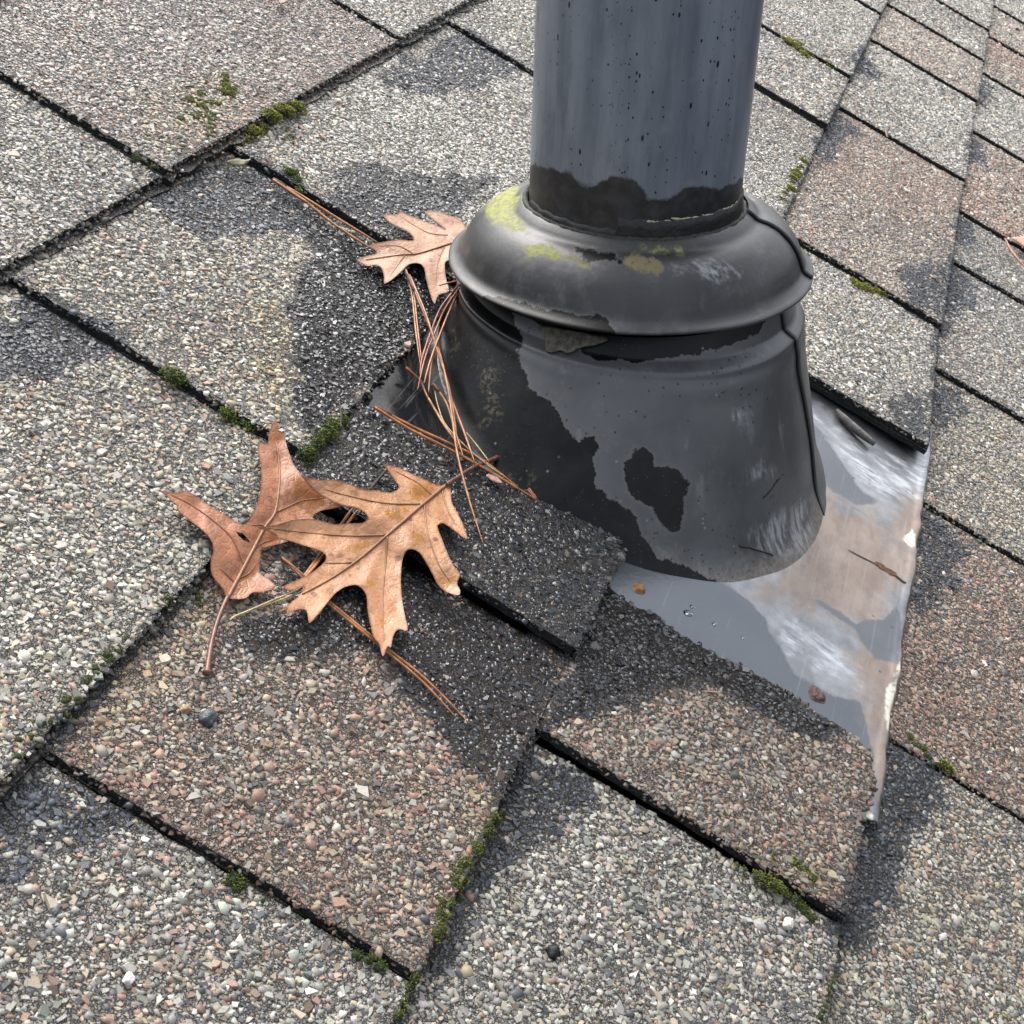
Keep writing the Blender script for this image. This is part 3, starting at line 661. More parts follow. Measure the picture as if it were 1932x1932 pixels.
fl = lambda p, off: np.stack([cone_ring(np.array(a), np.array(b), off*min(1., .15+b/.16)) for a, b in zip(p, tt[::-1])], 0)
V, Fl = shell(fl, .0016, 40, 1.2)
link('seam_lap', mesh('seam_lap', V, Fl, M_CONE, attrs=masks(V, {})), flash)
edge_line(fl(ps_-.002, .0006), np.linspace(.0007, .0004, 70), flash, 'seam_gap')
# flap of paint peeling off under the collar
fp = Z4([(545,850),(850,905),(800,935),(740,945),(680,970),(640,960),(570,960),(555,890)])
v2, f = triangulate(smooth(fp, 3, True), 7.)
L_ = []
gph = np.linspace(math.radians(140), math.radians(260), 160); gt = np.linspace(.7, 1, 80)
G = np.stack([cone_ring(p, gt, .0012) for p in gph], 1); GP = px(G).reshape(-1, 2); G = G.reshape(-1, 3)
for p in v2:
    i = np.hypot(*(GP-p).T).argmin(); w = np.clip((p[1]-fp[:, 1].min())/(np.ptp(fp[:, 1])), 0, 1); q = G[i].copy(); q[:2] *= 1+.035*w*w; L_.append(q)
o = link('peeling_flake', mesh('peeling_flake', np.array(L_), f, m_plain('flake', (.10,.092,.072), .75, .5, 350, bump=.0008)), flash)
sm = o.modifiers.new('thick', 'SOLIDIFY'); sm.thickness = .0005
# the flange sheet
def m_flange():
    t = NT('flange_metal'); n = t.noise(45, 6, .65); nf = t.noise(300, 5, .65); st = t.noise(1, 5, .65, vec=t.scaled((30, 90, 30)))
    jit = lambda a, k: t.math('ADD', a, t.math('MULTIPLY', t.math('SUBTRACT', t.noise(75, 7, .66), .5), k))
    c = t.mix(t.step(n, .3, .7), (.19,.197,.21), (.36,.365,.375))
    chalk_and_sheen = t.math('MULTIPLY', t.step(jit(t.attr('chalk_and_sheen'), 130.), -18, 26), t.step(t.noise(1, 6, .72, vec=t.scaled((150, 42, 42))), .40, .66))
    c = t.mix(t.math('MULTIPLY', chalk_and_sheen, .75), c, (.70,.73,.77))  # whitens the chalky streak and paints in the sky's reflection at upper right
    br = t.step(jit(t.attr('brown'), 170.), -52, 14)
    c = t.mix(t.math('MULTIPLY', br, t.mixf(nf, .45, .95)), c, t.mix(t.step(st, .35, .65), (.21,.135,.09), (.33,.25,.185)))
    pale = t.math('MULTIPLY', t.step(jit(t.attr('pale'), 26.), -2, 3), t.step(nf, .3, .42)); c = t.mix(pale, c, t.mix(nf, (.55,.50,.36), (.85,.83,.76)))
    film = t.step(jit(t.attr('film'), 24.), -2.5, 4)
    c = t.mix(film, c, (.135,.145,.160)); 
    tar = t.step(jit(t.attr('tar'), 30.), -5, 8)
    c = t.mix(tar, c, (.012,.013,.014))
    spk = t.math('MULTIPLY', t.step(t.vor(120), .14, .07), t.step(t.noise(14, 2), .5, .6)); c = t.mix(spk, c, (.09,.075,.06))
    scr = t.step(t.noise(1, 3, .6, vec=t.scaled((14, 420, 60))), .60, .68); c = t.mix(t.math('MULTIPLY', scr, .10), c, (.55,.56,.57))
    dull = t.math('MAXIMUM', pale, t.math('MAXIMUM', t.math('MULTIPLY', br, .8), t.math('MULTIPLY', chalk_and_sheen, .45)))
    t.bump(t.math('ADD', n, t.math('MULTIPLY', nf, .3)), .0006, .3)
    met = t.math('MULTIPLY', t.math('SUBTRACT', .85, t.math('MULTIPLY', dull, .7)), t.math('SUBTRACT', 1., tar))
    return t.set(Base_Color=c, Metallic=met, Roughness=t.mixf(tar, t.mixf(dull, t.mixf(film, .36, .24), .5), .1), Specular_IOR_Level=.5)
M_FL = m_flange()
fu, fv = np.linspace(FLU0, FLU1, 130), np.linspace(FLV0, FLV1, 120); gu, gv = np.meshgrid(fu, fv)
hem = .0016*np.exp(-((gv-FLV0-.0022)/.0016)**2)-.0012*np.clip(1-(gv-FLV0)/.0015, 0, 1)
sheet = lambda u, v: FLN+(fbm(np.asarray(u)*22, np.asarray(v)*22, 41, 2)-.5)*.0024
gn = sheet(gu, gv)+hem+.0032*np.clip((.500-gu)/.03, 0, 1)**1.5*np.clip((-.17-gv)/.03, 0, 1)+.0012*np.exp(-((gv-FLV0)/.004)**2)*(noise(gu*70, gv*0, 51)-.5)*2.6+.0014*np.exp(-((gu-.700)/.004)**2)*np.clip((-.12-gv)/.04, 0, 1)
tip = np.clip((FLU1-gu)/.02, 0, 1); gv2 = gv+ (1-tip)*np.clip(1-(gv-FLV0)/.05, 0, 1)*.018+(fbm(gu*90, gv*0, 61, 3)-.5)*.0022*np.clip(1-(gv-FLV0)/.01, 0, 1)
gu2 = gu+np.clip((gv-.0)/.05, 0, 1)*.022*np.clip(1-(gu-FLU0)/.1, 0, 1)
V = np.stack([gu2, gv2, gn], -1); P_ = seen(V)[0].reshape(-1, 2)
bigP = lambda *zs: np.max([sdpoly(P_, z) for z in zs], 0)
at = dict(film=bigP(Z5([(0,700),(690,1062),(770,1130),(850,1220),(862,1280),(920,1360),(962,1450),(985,1490),(1045,1530),(1190,1600),(1330,1640),(1390,1900),(1380,2100),(900,2000),(-200,1200)]), Z5([(1060,190),(1130,270),(1250,440),(1330,560),(1420,620),(1300,640),(1180,560),(1090,420)]), Z5([(1450,1200),(1540,1110),(1520,1440),(1400,1420),(1280,1260),(1060,1110),(1150,1130),(1300,1230)])),
          chalk_and_sheen=np.maximum(bigP(Z5([(850,1230),(1000,1180),(1150,1260),(1290,1390),(1400,1560),(1360,1670),(1200,1560),(1050,1470),(950,1420)]))-14, bigP(Z5([(1060,160),(1200,250),(1400,350),(1600,390),(1640,190),(1720,250),(1660,680),(1560,640),(1400,580),(1250,430),(1130,270)]))),  # first outline chalk; second, upper right, is sky reflection put into the colour
          brown=bigP(Z5([(860,1075),(940,1010),(1050,890),(1080,700),(1120,620),(1300,700),(1480,830),(1600,880),(1590,1010),(1440,1010),(1380,1080),(1450,1180),(1440,1310),(1350,1280),(1250,1170),(1100,1110)]), Z5([(1360,1400),(1500,1420),(1540,1500),(1470,1932),(1440,2100),(1390,1850),(1370,1560)]), Z5([(1560,650),(1650,670),(1640,850),(1540,830)])),
          pale=bigP(Z8([(1172,110),(1180,50),(1245,-10),(1235,60),(1195,290),(1165,350),(1160,230)]), Z5([(1480,1500),(1525,1430),(1520,1520),(1500,1600),(1450,1760),(1450,1600)]), Z8([(1025,770),(1060,740),(1110,780),(1095,880),(1015,840)]), Z5([(1550,790),(1600,760),(1600,850),(1560,840)])),
          tar=bigP(Z3([(560,1380),(900,1020),(1100,1100),(1250,1700),(1500,1950),(1200,1800),(1000,1650),(760,1500)])))
Vf = V.reshape(-1, 3); n = len(Vf); bot = Vf-np.array([0, 0, .0009]); nc = len(fu)
edge = [np.stack([np.arange(nc-1)+1, np.arange(nc-1), np.arange(nc-1)+n, np.arange(nc-1)+1+n], -1)]
i = np.arange(len(fv)-1); edge += [np.stack([i*nc, (i+1)*nc, (i+1)*nc+n, i*nc+n], -1), np.stack([(i+1)*nc+nc-1, i*nc+nc-1, i*nc+nc-1+n, (i+1)*nc+nc-1+n], -1)]
g = grid_faces(len(fv), nc)
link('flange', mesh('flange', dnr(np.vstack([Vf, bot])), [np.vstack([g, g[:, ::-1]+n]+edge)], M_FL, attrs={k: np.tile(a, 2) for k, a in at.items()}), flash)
# torn rusty slit in the flange
def flat_patch(name, poly, h, mat, parent, thick=.0004, jag=0.):
    p = smooth(poly, 4, True); p = p+rng.normal(0, jag, p.shape) if jag else p
    v2, f = triangulate(p, max(3., np.ptp(p, 0).max()/12)); V = onroof(v2, FLN); V[:, 2] = sheet(V[:, 0], V[:, 1])+h
    o = link(name, mesh(name, dnr(V) if parent is flash else V, f, mat), parent)
    return o
M_RUST = m_plain('rust', (.105,.045,.022), .8, .6, 700, bump=.0012); M_HOLE = m_plain('hole', (.012,.008,.007), .8, .4)
flat_patch('rust_tear', Z5([(1390,930),(1420,935),(1450,955),(1500,985),(1502,1002),(1470,990),(1440,970),(1410,955)]), +.00035, M_RUST, flash, jag=.7)
flat_patch('tear_line', Z5([(1262,870),(1300,889),(1395,936),(1394,940),(1300,894),(1262,873)]), +.0003, M_HOLE, flash)
flat_patch('crease_line', Z5([(1490,985),(1540,1025),(1582,1045),(1582,1052),(1536,1033),(1488,992)]), +.0003, M_HOLE, flash)
def nail(P, r, tilt, mat):
    c = onroof(np.array([P]), FLN)[0]; c[2] = sheet(c[0], c[1])+.0002
    ph = np.linspace(0, 2*np.pi, 20, endpoint=False); prof = [(1.35,-.0003),(1.2,.0003),(1.0,.0001),(.95,.0009),(.6,.0014),(.25,.0012),(.02,.0011)]
    V = np.array([[(c[0]+r*k*math.cos(a)*(1+.12*math.sin(3*a)), c[1]+r*k*math.sin(a)*(1+.1*math.cos(2*a)), c[2]+z) for a in ph] for k, z in prof])
    return link('nail_head', mesh('nail_head', dnr(V).reshape(-1, 3), grid_faces(len(prof), 20, True), mat), flash)
nail(Z5([(196,1066)])[0], .0028, 0, m_plain('nail_rust', (.24,.11,.04), .6, .7, 600, bump=.001))
nail(Z5([(1106,1600)])[0], .0040, 0, m_plain('nail_rust_dark', (.11,.055,.045), .45, .7, 500, bump=.0015))
# scratch on the cone
for zz in ([(705,843),(780,858),(876,890)], [(830,598),(865,565),(895,520),(915,498)]):
    G2 = np.stack([cone_ring(p, np.linspace(.03, .7, 160), .0003) for p in np.linspace(math.radians(180), math.radians(275), 200)], 1).reshape(-1, 3); GP2 = px(G2)
    pts = np.array([G2[np.hypot(*(GP2-p).T).argmin()] for p in smooth(Z5(zz), 5)])
    edge_line(pts, .00035, flash, 'scratch')

# ------------------------------------------------------------------ oak leaves
def m_leaf(name, light, dark, amber):
    t = NT(name); n = t.noise(55, 5, .6); nf = t.noise(420, 4, .65); sp = t.noise(190, 3, .5)
    c = t.mix(t.step(n, .32, .7), dark, light)
    c = t.mix(t.math('MULTIPLY', t.step(sp, .60, .68), .55), c, tuple(x*.42 for x in dark))
    v = t.vor(95, out=0); spots = t.math('MULTIPLY', t.step(v, .17, .10), t.step(t.noise(30, 2), .48, .58)); c = t.mix(t.math('MULTIPLY', spots, .75), c, (.10,.05,.03))
    am = t.step(t.math('ADD', t.attr('amber'), t.math('MULTIPLY', t.math('SUBTRACT', t.noise(110, 6, .7), .5), 70.)), -3, 5)
    c = t.mix(t.math('MULTIPLY', am, t.mixf(nf, .5, 1.)), c, amber)
    net = t.math('MAXIMUM', t.step(t.vor(300, feature='DISTANCE_TO_EDGE'), .055, .0), t.math('MULTIPLY', t.step(t.vor(120, feature='DISTANCE_TO_EDGE'), .03, .0), 1.)); c = t.mix(t.math('MULTIPLY', net, .24), c, tuple(x*.45 for x in dark))
    blot = t.step(t.noise(75, 6, .7, dist=.6), .55, .63); c = t.mix(t.math('MULTIPLY', blot, .6), c, tuple(x*.62 for x in dark))
    rim = t.step(t.attr('rim'), 4., .5); c = t.mix(t.math('MULTIPLY', rim, .8), c, (.16,.06,.02))
    vein = t.vor(330, feature='DISTANCE_TO_EDGE'); h = t.math('ADD', t.math('MULTIPLY', t.step(vein, 0., .2), .30), t.math('MULTIPLY', nf, .7))
    t.bump(h, .0006, .45)
    return t.set(Base_Color=c, Roughness=t.mixf(am, t.mixf(n, .40, .58), .26), Specular_IOR_Level=.5, Coat_Weight=.08, Coat_Roughness=.16)
M_VEIN = m_plain('leaf_vein', (.25,.11,.05), .45, .2, 300); M_STEM = m_plain('leaf_stem', (.15,.06,.04), .35, .35, 250)
def leaf(name, label, z, outline, veins, stem, lift, curl, mat, amber=(), holes=(), seed=0, cat='oak leaf', group='fallen oak leaves', mid_w=.00085):
    o = smooth(z(outline), 3, True); hol = [z(h) for h in holes]
    v2, f = triangulate(o, 6.5, hol)
    spine = smooth(z(veins[0]), 8); ctr = o.mean(0)
    allv = [smooth(z(w), 8) for w in veins]
    def hgt(P):
        d = np.min([np.hypot(P[:, None, 0]-s[None, :, 0], P[:, None, 1]-s[None, :, 1]).min(1) for s in allv], 0)
        ds = np.hypot(P[:, None, 0]-spine[None, :, 0], P[:, None, 1]-spine[None, :, 1]).min(1)
        return lift+.0010*np.clip(d/30, 0, 1.5)+curl*(ds/110)**2*(.35+1.1*noise(P[:, 0]/75, P[:, 1]/75, seed))+.0015*(fbm(P[:, 0]/60, P[:, 1]/60, seed+3, 2)-.4)+.0007*(noise(P[:, 0]/17, P[:, 1]/17, seed+6)-.5)
    V = rest(v2, hgt(v2)); base = V.mean(0); base[2] = V[:, 2].min()
    root = empty(name, label, cat, base, group)
    am = np.max([sdpoly(v2, z(a)) for a in amber], 0) if len(amber) else np.full(len(v2), -80.)
    rim = np.abs(sdpoly(v2, o))
    n = len(V); od = np.vstack([f[:, [0,1]], f[:, [1,2]], f[:, [2,0]]]); e = np.sort(od, 1)
    _, ix, cnt = np.unique(e[:, 0]*n+e[:, 1], return_index=True, return_counts=True); be = od[ix[cnt == 1]]
    lo = V-np.array([0, 0, .00022]); V4 = np.vstack([V, lo, V, lo])
    side = np.stack([be[:, 1]+2*n, be[:, 0]+2*n, be[:, 0]+3*n, be[:, 1]+3*n], -1)
    link('blade', mesh('blade', rel(root, V4), [f, f[:, ::-1]+n, side], mat, attrs={'amber': np.tile(am, 4), 'rim': np.tile(rim, 4)}), root)
    for k, w in enumerate(veins):
        P = smooth(z(w), 7); Q = rest(P, hgt(P)+(.0001 if k else .0003)); r = np.linspace(mid_w*(1 if k == 0 else .6), mid_w*(.3 if k == 0 else .15), len(P))
        link('midrib' if k == 0 else 'vein', mesh('vein', *tube(rel(root, Q), r, 6), M_VEIN), root)
    if stem is not None:
        P = smooth(z(stem), 8); s = np.linspace(0, 1, len(P)); Q = rest(P, np.interp(s, [0, 1], [lift+.0012, .0018]))
        r = mid_w*(1.05+.35*np.clip((s-.6)/.4, 0, 1)); r[-3:] = mid_w*np.array([1.9, 2.0, 1.4])
        link('stem', mesh('stem', *tube(rel(root, Q), r, 8), M_STEM), root)
    return root
L2 = [(425,1090),(400,1040),(345,970),(335,900),(350,830),(335,770),(280,710),(200,650),(150,605),(148,580),(120,560),(95,530),(55,500),(140,512),(200,500),(260,535),(340,590),(430,640),(490,680),(530,680),(570,620),(600,540),(615,450),(610,350),(595,270),(600,235),(650,245),(655,190),(675,130),(695,100),(715,170),(745,195),(752,240),(775,310),(800,370),(845,415),(920,450),(1010,445),(1040,500),(1070,560),(1060,585),(1000,600),(940,612),(900,640),(905,665),(880,720),(760,780),(690,800),(640,812),(612,815),(612,860),(602,920),(612,962),(650,985),(690,1032),(620,1060),(565,1062),(530,1092),(480,1098)]
leaf('oak_leaf', 'brown oak leaf lying under another leaf, its long stem pointing to the bottom', Z2, L2,
     [[(430,1090),(520,920),(630,710),(690,620),(712,480),(715,380),(700,240)], [(690,620),(760,590),(840,555),(960,540)], [(520,912),(450,760),(330,650),(220,575),(110,520)], [(560,830),(620,790),(690,770)], [(480,990),(540,960),(590,900)], [(470,1010),(420,960),(380,930)], [(640,700),(610,690),(560,690)]],
     [(430,1085),(400,1150),(370,1230),(340,1340),(325,1430),(312,1515)], .0028, .0016,
     m_leaf('oak_leaf_brown', (.42,.185,.09), (.29,.112,.056), (.24,.080,.014)),
     amber=[[(655,245),(650,190),(695,95),(750,190),(752,240)], [(790,440),(900,460),(1010,500),(980,560),(900,620),(860,650),(800,560)], [(560,900),(620,900),(600,1000),(540,1060),(470,1095),(500,1000)]],
     holes=[[(472,725),(510,735),(540,765),(556,790),(520,776),(492,752)]], seed=4)
L1 = [(1640,465),(1590,470),(1500,430),(1430,400),(1380,375),(1290,352),(1310,385),(1350,440),(1374,478),(1350,503),(1310,510),(1240,497),(1180,495),(1120,470),(1060,450),(1010,440),(930,440),(860,425),(832,412),(880,470),(930,515),(1000,555),(1060,580),(1120,590),(1170,610),(1198,635),(1200,656),(1170,678),(1100,680),(1020,685),(930,663),(860,655),(780,665),(700,690),(600,703),(650,722),(700,748),(690,760),(760,775),(840,800),(920,825),(965,850),(970,880),(940,915),(880,960),(820,990),(750,1020),(745,1042),(790,1052),(850,1025),(830,1070),(790,1110),(712,1168),(752,1160),(755,1197),(790,1165),(850,1155),(870,1180),(880,1232),(930,1180),(970,1130),(1020,1070),(1070,1035),(1130,1020),(1165,1035),(1195,1080),(1200,1150),(1215,1230),(1235,1310),(1265,1345),(1285,1415),(1310,1360),(1330,1365),(1340,1310),(1370,1265),(1422,1270),(1405,1180),(1390,1090),(1385,1000),(1390,900),(1410,840),(1440,822),(1485,840),(1520,890),(1560,960),(1590,1020),(1640,1060),(1702,1077),(1712,1050),(1695,1010),(1714,958),(1680,920),(1640,840),(1610,760),(1590,710),(1590,690),(1615,680),(1660,705),(1747,767),(1730,690),(1690,610),(1665,560),(1660,490)]
leaf('oak_leaf', 'tan oak leaf with amber blotches lying on another leaf, stem towards the pipe', Z2, L1,
     [[(1640,465),(1500,580),(1310,745),(1150,880),(990,990),(840,1070)], [(1490,575),(1300,570),(1100,530),(960,490)], [(1300,745),(1100,750),(900,735),(640,705)], [(1310,755),(1300,900),(1285,1100),(1292,1330)], [(1515,575),(1530,720),(1590,900),(1655,1000)], [(1610,490),(1640,600),(1690,690)], [(1560,530),(1480,460),(1350,390)], [(1130,895),(1060,900),(960,900)]],
     [(1640,465),(1700,425),(1780,375),(1850,345),(1935,312)], .0044, .0018,
     m_leaf('oak_leaf_tan', (.50,.265,.135), (.385,.18,.088), (.34,.145,.018)),
     amber=[[(1440,460),(1560,450),(1600,490),(1540,540),(1470,560),(1430,520)], [(1310,630),(1400,590),(1420,610),(1360,660)], [(1090,810),(1200,770),(1250,790),(1150,840)], [(1440,730),(1500,720),(1540,790),(1460,800)], [(1250,1200),(1340,1190),(1360,1230),(1280,1250)], [(1590,980),(1670,990),(1670,1020),(1620,1030)], [(1010,445),(1080,460),(1060,490),(1010,485)], [(1210,930),(1235,930),(1235,1025),(1212,1025)], [(1380,400),(1440,420),(1400,450)]], seed=9)
L3 = [(592,605),(640,585),(700,570),(680,545),(660,525),(740,505),(830,495),(895,500),(900,480),(870,450),(820,425),(770,400),(738,358),(810,355),(830,340),(880,360),(960,390),(1030,415),(1078,438),(1010,385),(962,338),(1040,340),(1100,360),(1145,375),(1190,420),(1200,520),(1150,590),(1085,612),(1075,650),(1085,720),(1097,780),(1040,800),(1018,848),(990,780),(975,720),(960,650),(930,625),(880,630),(840,665),(790,710),(742,737),(740,700),(725,650),(690,635),(650,640),(615,625)]
leaf('oak_leaf', 'pale tan oak leaf half hidden behind the storm collar', Z3, L3,
     [[(1180,495),(1085,522),(930,570),(830,578),(640,605)], [(1075,530),(1035,630),(1025,780)], [(1090,470),(980,455),(850,380)], [(860,575),(810,640),(770,700)], [(900,572),(820,530),(720,530)]],
     None, .0040, .0035, m_leaf('oak_leaf_pale', (.53,.32,.21), (.43,.235,.14), (.28,.115,.04)),
     amber=[[(590,590),(650,570),(640,620),(600,620)], [(1010,800),(1090,770),(1030,850)], [(660,520),(800,510),(790,550),(680,550)]], seed=15, mid_w=.0006)
# scraps of leaf
def scrap(label, z, poly, lift, col, cat='leaf scrap', group=None):
    p = smooth(z(poly), 3, True); v2, f = triangulate(p, max(2.5, np.ptp(p, 0).max()/10)); q = rest(v2, lift+.0015*noise(v2[:, 0]/12, v2[:, 1]/12, 3)) if v2[:, 0].max() < 1700 else onroof(v2, .008+lift)
    b = q.mean(0); o = link('leaf_scrap', mesh('leaf_scrap', q-b, f, m_plain('scrap', col, .5, .3, 300)), world=at_base(b))
    sm = o.modifiers.new('thick', 'SOLIDIFY'); sm.thickness = .0005
    return tag(o, label, cat, group)
scrap('pink brown tip of a fallen leaf at the far right edge of the roof', Z6, [(1850,1535),(1890,1528),(1960,1528),(1990,1560),(1990,1610),(1932,1590),(1890,1560)], .004, (.52,.26,.19))
scrap('small dark brown leaf scrap at the top edge on the pinkish shingle', Z1, [(1538,-14),(1568,-12),(1590,10),(1572,18),(1545,24)], .003, (.11,.05,.03))
scrap('tiny brown bud scale on the pale shingle right of the pipe', Z6, [(1140,1165),(1160,1160),(1175,1180),(1172,1200),(1150,1190)], .003, (.12,.07,.05))
scrap('tiny reddish scrap caught in the joint right of the pipe', Z6, [(1038,832),(1052,836),(1052,870),(1058,884),(1044,880)], .003, (.22,.12,.09))
scrap('pale green dried leaf sliver under the corner of a shingle', Z1, [(1250,895),(1290,880),(1350,885),(1385,880),(1350,910),(1300,918)], .002, (.22,.20,.11))
scrap('small rosy bark flake beside the needles at the cone', Z4, [(270,1572),(300,1568),(330,1590),(350,1612),(320,1608),(285,1590)], .002, (.40,.24,.20))

# ------------------------------------------------------------------ pine needles (bundles of two or three)
M_NEED = m_plain('pine_needle', (.36,.15,.055), .38, .45, 160); M_NEEDR = m_plain('pine_needle_red', (.27,.09,.045), .4, .45, 160); M_NEEDY = m_plain('pine_needle_straw', (.42,.33,.16), .45, .3, 160)
M_SHEATH = m_plain('needle_sheath', (.12,.05,.028), .7, .4, 500)
def bundle(label, z, lines, lift, r=.00070, mat=None, sheath=True, far=False):
    qs = []
    for k, l in enumerate(lines):
        P = smooth(z(l), 8); lf = np.interp(np.linspace(0, 1, len(P)), np.linspace(0, 1, np.size(lift)), np.atleast_1d(lift))+.0004*k
        qs.append(rest(P, lf) if not far else onroof(P, lf+.008))
    b = qs[0][0]; root = empty('pine_needle_bundle', label, 'pine needles', b, 'fallen pine needles')
    for q in qs:
        s = np.linspace(0, 1, len(q)); link('needle', mesh('needle', *tube(rel(root, q), r*np.interp(s, [0,.03,.8,1], [.75,1,.95,.3]), 6), mat or M_NEED), root)
    if sheath: link('sheath', mesh('sheath', *tube(rel(root, qs[0][:5]), r*np.array([1.2,1.7,1.75,1.5,1.2]), 7), M_SHEATH), root)
    return root
bundle('rust brown needle pair slanting from the mossy joint to the pale leaf', Z3, [[(125,160),(300,262),(500,388),(712,516)], [(125,162),(290,272),(480,422),(700,562)], [(128,164),(250,250),(330,296)]], .0020)
bundle('long needle pair lying across the wet flange to the foot of the cone', Z3, [[(685,1415),(900,1528),(1100,1620),(1280,1712),(1480,1862)], [(688,1420),(880,1540),(1100,1652),(1300,1762),(1450,1852),(1582,1930)]], .0030)
bundle('needle pair sticking out below the tan leaf towards the bottom', Z2, [[(724,866),(830,970),(980,1120),(1250,1342),(1500,1552),(1690,1752)], [(727,870),(838,962),(990,1112),(1256,1330),(1520,1540),(1766,1786)]], .0018, r=.00058)
bundle('short needle pair seen through the gap between the two leaves', Z2, [[(840,985),(900,905),(1060,680),(1120,596)], [(846,990),(915,910),(1095,675),(1150,605)]], .0012, sheath=False)
bundle('pale straw needle poking out from under the lobe of the tan leaf', Z2, [[(440,1215),(500,1180),(700,1110),(830,1060),(852,1024)], [(500,1182),(690,1100),(800,1055),(846,1030)]], .0030, r=.0004, mat=M_NEEDY, sheath=False)
bundle('needle pair from the pale leaf down the wet shingle edge', Z3, [[(850,655),(890,780),(915,1000),(940,1185)], [(856,655),(900,770),(925,980),(948,1170)]], [.003,.003,.004], r=.0005)
bundle('longest needle pair, from the pale leaf past the cone to the dark shingle', Z3, [[(872,690),(960,900),(1040,1100),(1090,1300),(1120,1500),(1145,1680),(1210,1932),(1290,2180)], [(880,690),(970,905),(1035,1110),(1098,1310),(1130,1500),(1150,1660)]], [.004,.008,.009,.007,.005,.003], r=.0006)
bundle('reddish needle pair curving out from beneath the storm collar rim', Z3, [[(1158,745),(1060,860),(1000,1000),(950,1150),(938,1240)], [(1156,760),(1075,880),(1015,1020),(965,1150),(925,1325)]], [.020,.010,.006,.005], mat=M_NEEDR, r=.00055)
bundle('needle pair bowed against the left side of the cone', Z3, [[(1150,775),(1085,930),(1010,1130),(985,1340)], [(1145,790),(1075,950),(1000,1150),(960,1290)]], [.018,.011,.008,.006], r=.00055)
bundle('small reddish needle tuft on the wet flange beside the crossing needles', Z3, [[(860,1200),(930,1262),(965,1295)], [(864,1204),(940,1275),(985,1372),(1080,1515)]], .0035, mat=M_NEEDR, r=.0005)
bundle('needles lying along the foot of the cone, left side', Z3, [[(1010,1292),(1085,1400),(1135,1560),(1180,1700)], [(1040,1130),(1105,1350),(1180,1552),(1240,1722)], [(985,1370),(1060,1500),(1130,1600)]], .0055, r=.00055)
bundle('thin grey stalks bent beside the needles at the cone foot', Z3, [[(1020,1330),(1040,1420),(1090,1530),(1250,1690),(1400,1800)], [(1195,1560),(1260,1640),(1320,1720)]], .004, r=.00032, mat=M_NEEDY, sheath=False)
bundle('short bent needle touching the lower lobe of the pale leaf', Z3, [[(1158,720),(1100,732),(1040,750)]], [.018,.012,.008], r=.00045, mat=M_NEEDR, sheath=False)
bundle('tiny reddish needle scrap at the end of the crossing needles', Z4, [[(470,1640),(490,1662),(512,1690)], [(478,1634),(496,1658),(516,1684)]], .002, r=.0005, mat=M_NEEDR, sheath=False)
bundle('reddish needle hanging over the joint at the far right edge', Z6, [[(1808,1535),(1840,1590),(1890,1660),(1960,1750)], [(1812,1540),(1850,1615),(1915,1700)]], .003, r=.0009, mat=M_NEEDR, sheath=False, far=True)
# twigs
def twig(label, z, pts, lift, r, col, far=False):
    P = smooth(z(pts), 8); q = rest(P, lift) if not far else onroof(P, lift); b = q[0]
    V, f = tube(q-b, np.interp(np.linspace(0, 1, len(q)), np.linspace(0, 1, len(r)), r), 8)
    return tag(link('twig', mesh('twig', V, f, m_plain('twig_bark', col, .75, .5, 250, bump=.0008)), world=at_base(b)), label, 'twig')
twig('grey split twig poking out from under the lifted shingle on the flange', Z5, [(1205,150),(1235,190),(1300,250),(1350,290),(1395,325)], np.linspace(.0065, .0075, 33), (.0007,.0024,.0028,.0024,.0016), (.11,.105,.098), far=True)
twig('thin dark twig between the tan leaf and the wet shingle', Z2, [(1215,495),(1245,455),(1300,392)], .002, (.0006,.0007,.0005), (.03,.022,.02))
twig('thin dark twig in the mossy step above the leaves', Z3, [(492,1390),(500,1440),(502,1530)], .0025, (.0004,.0005,.0004), (.06,.045,.03))

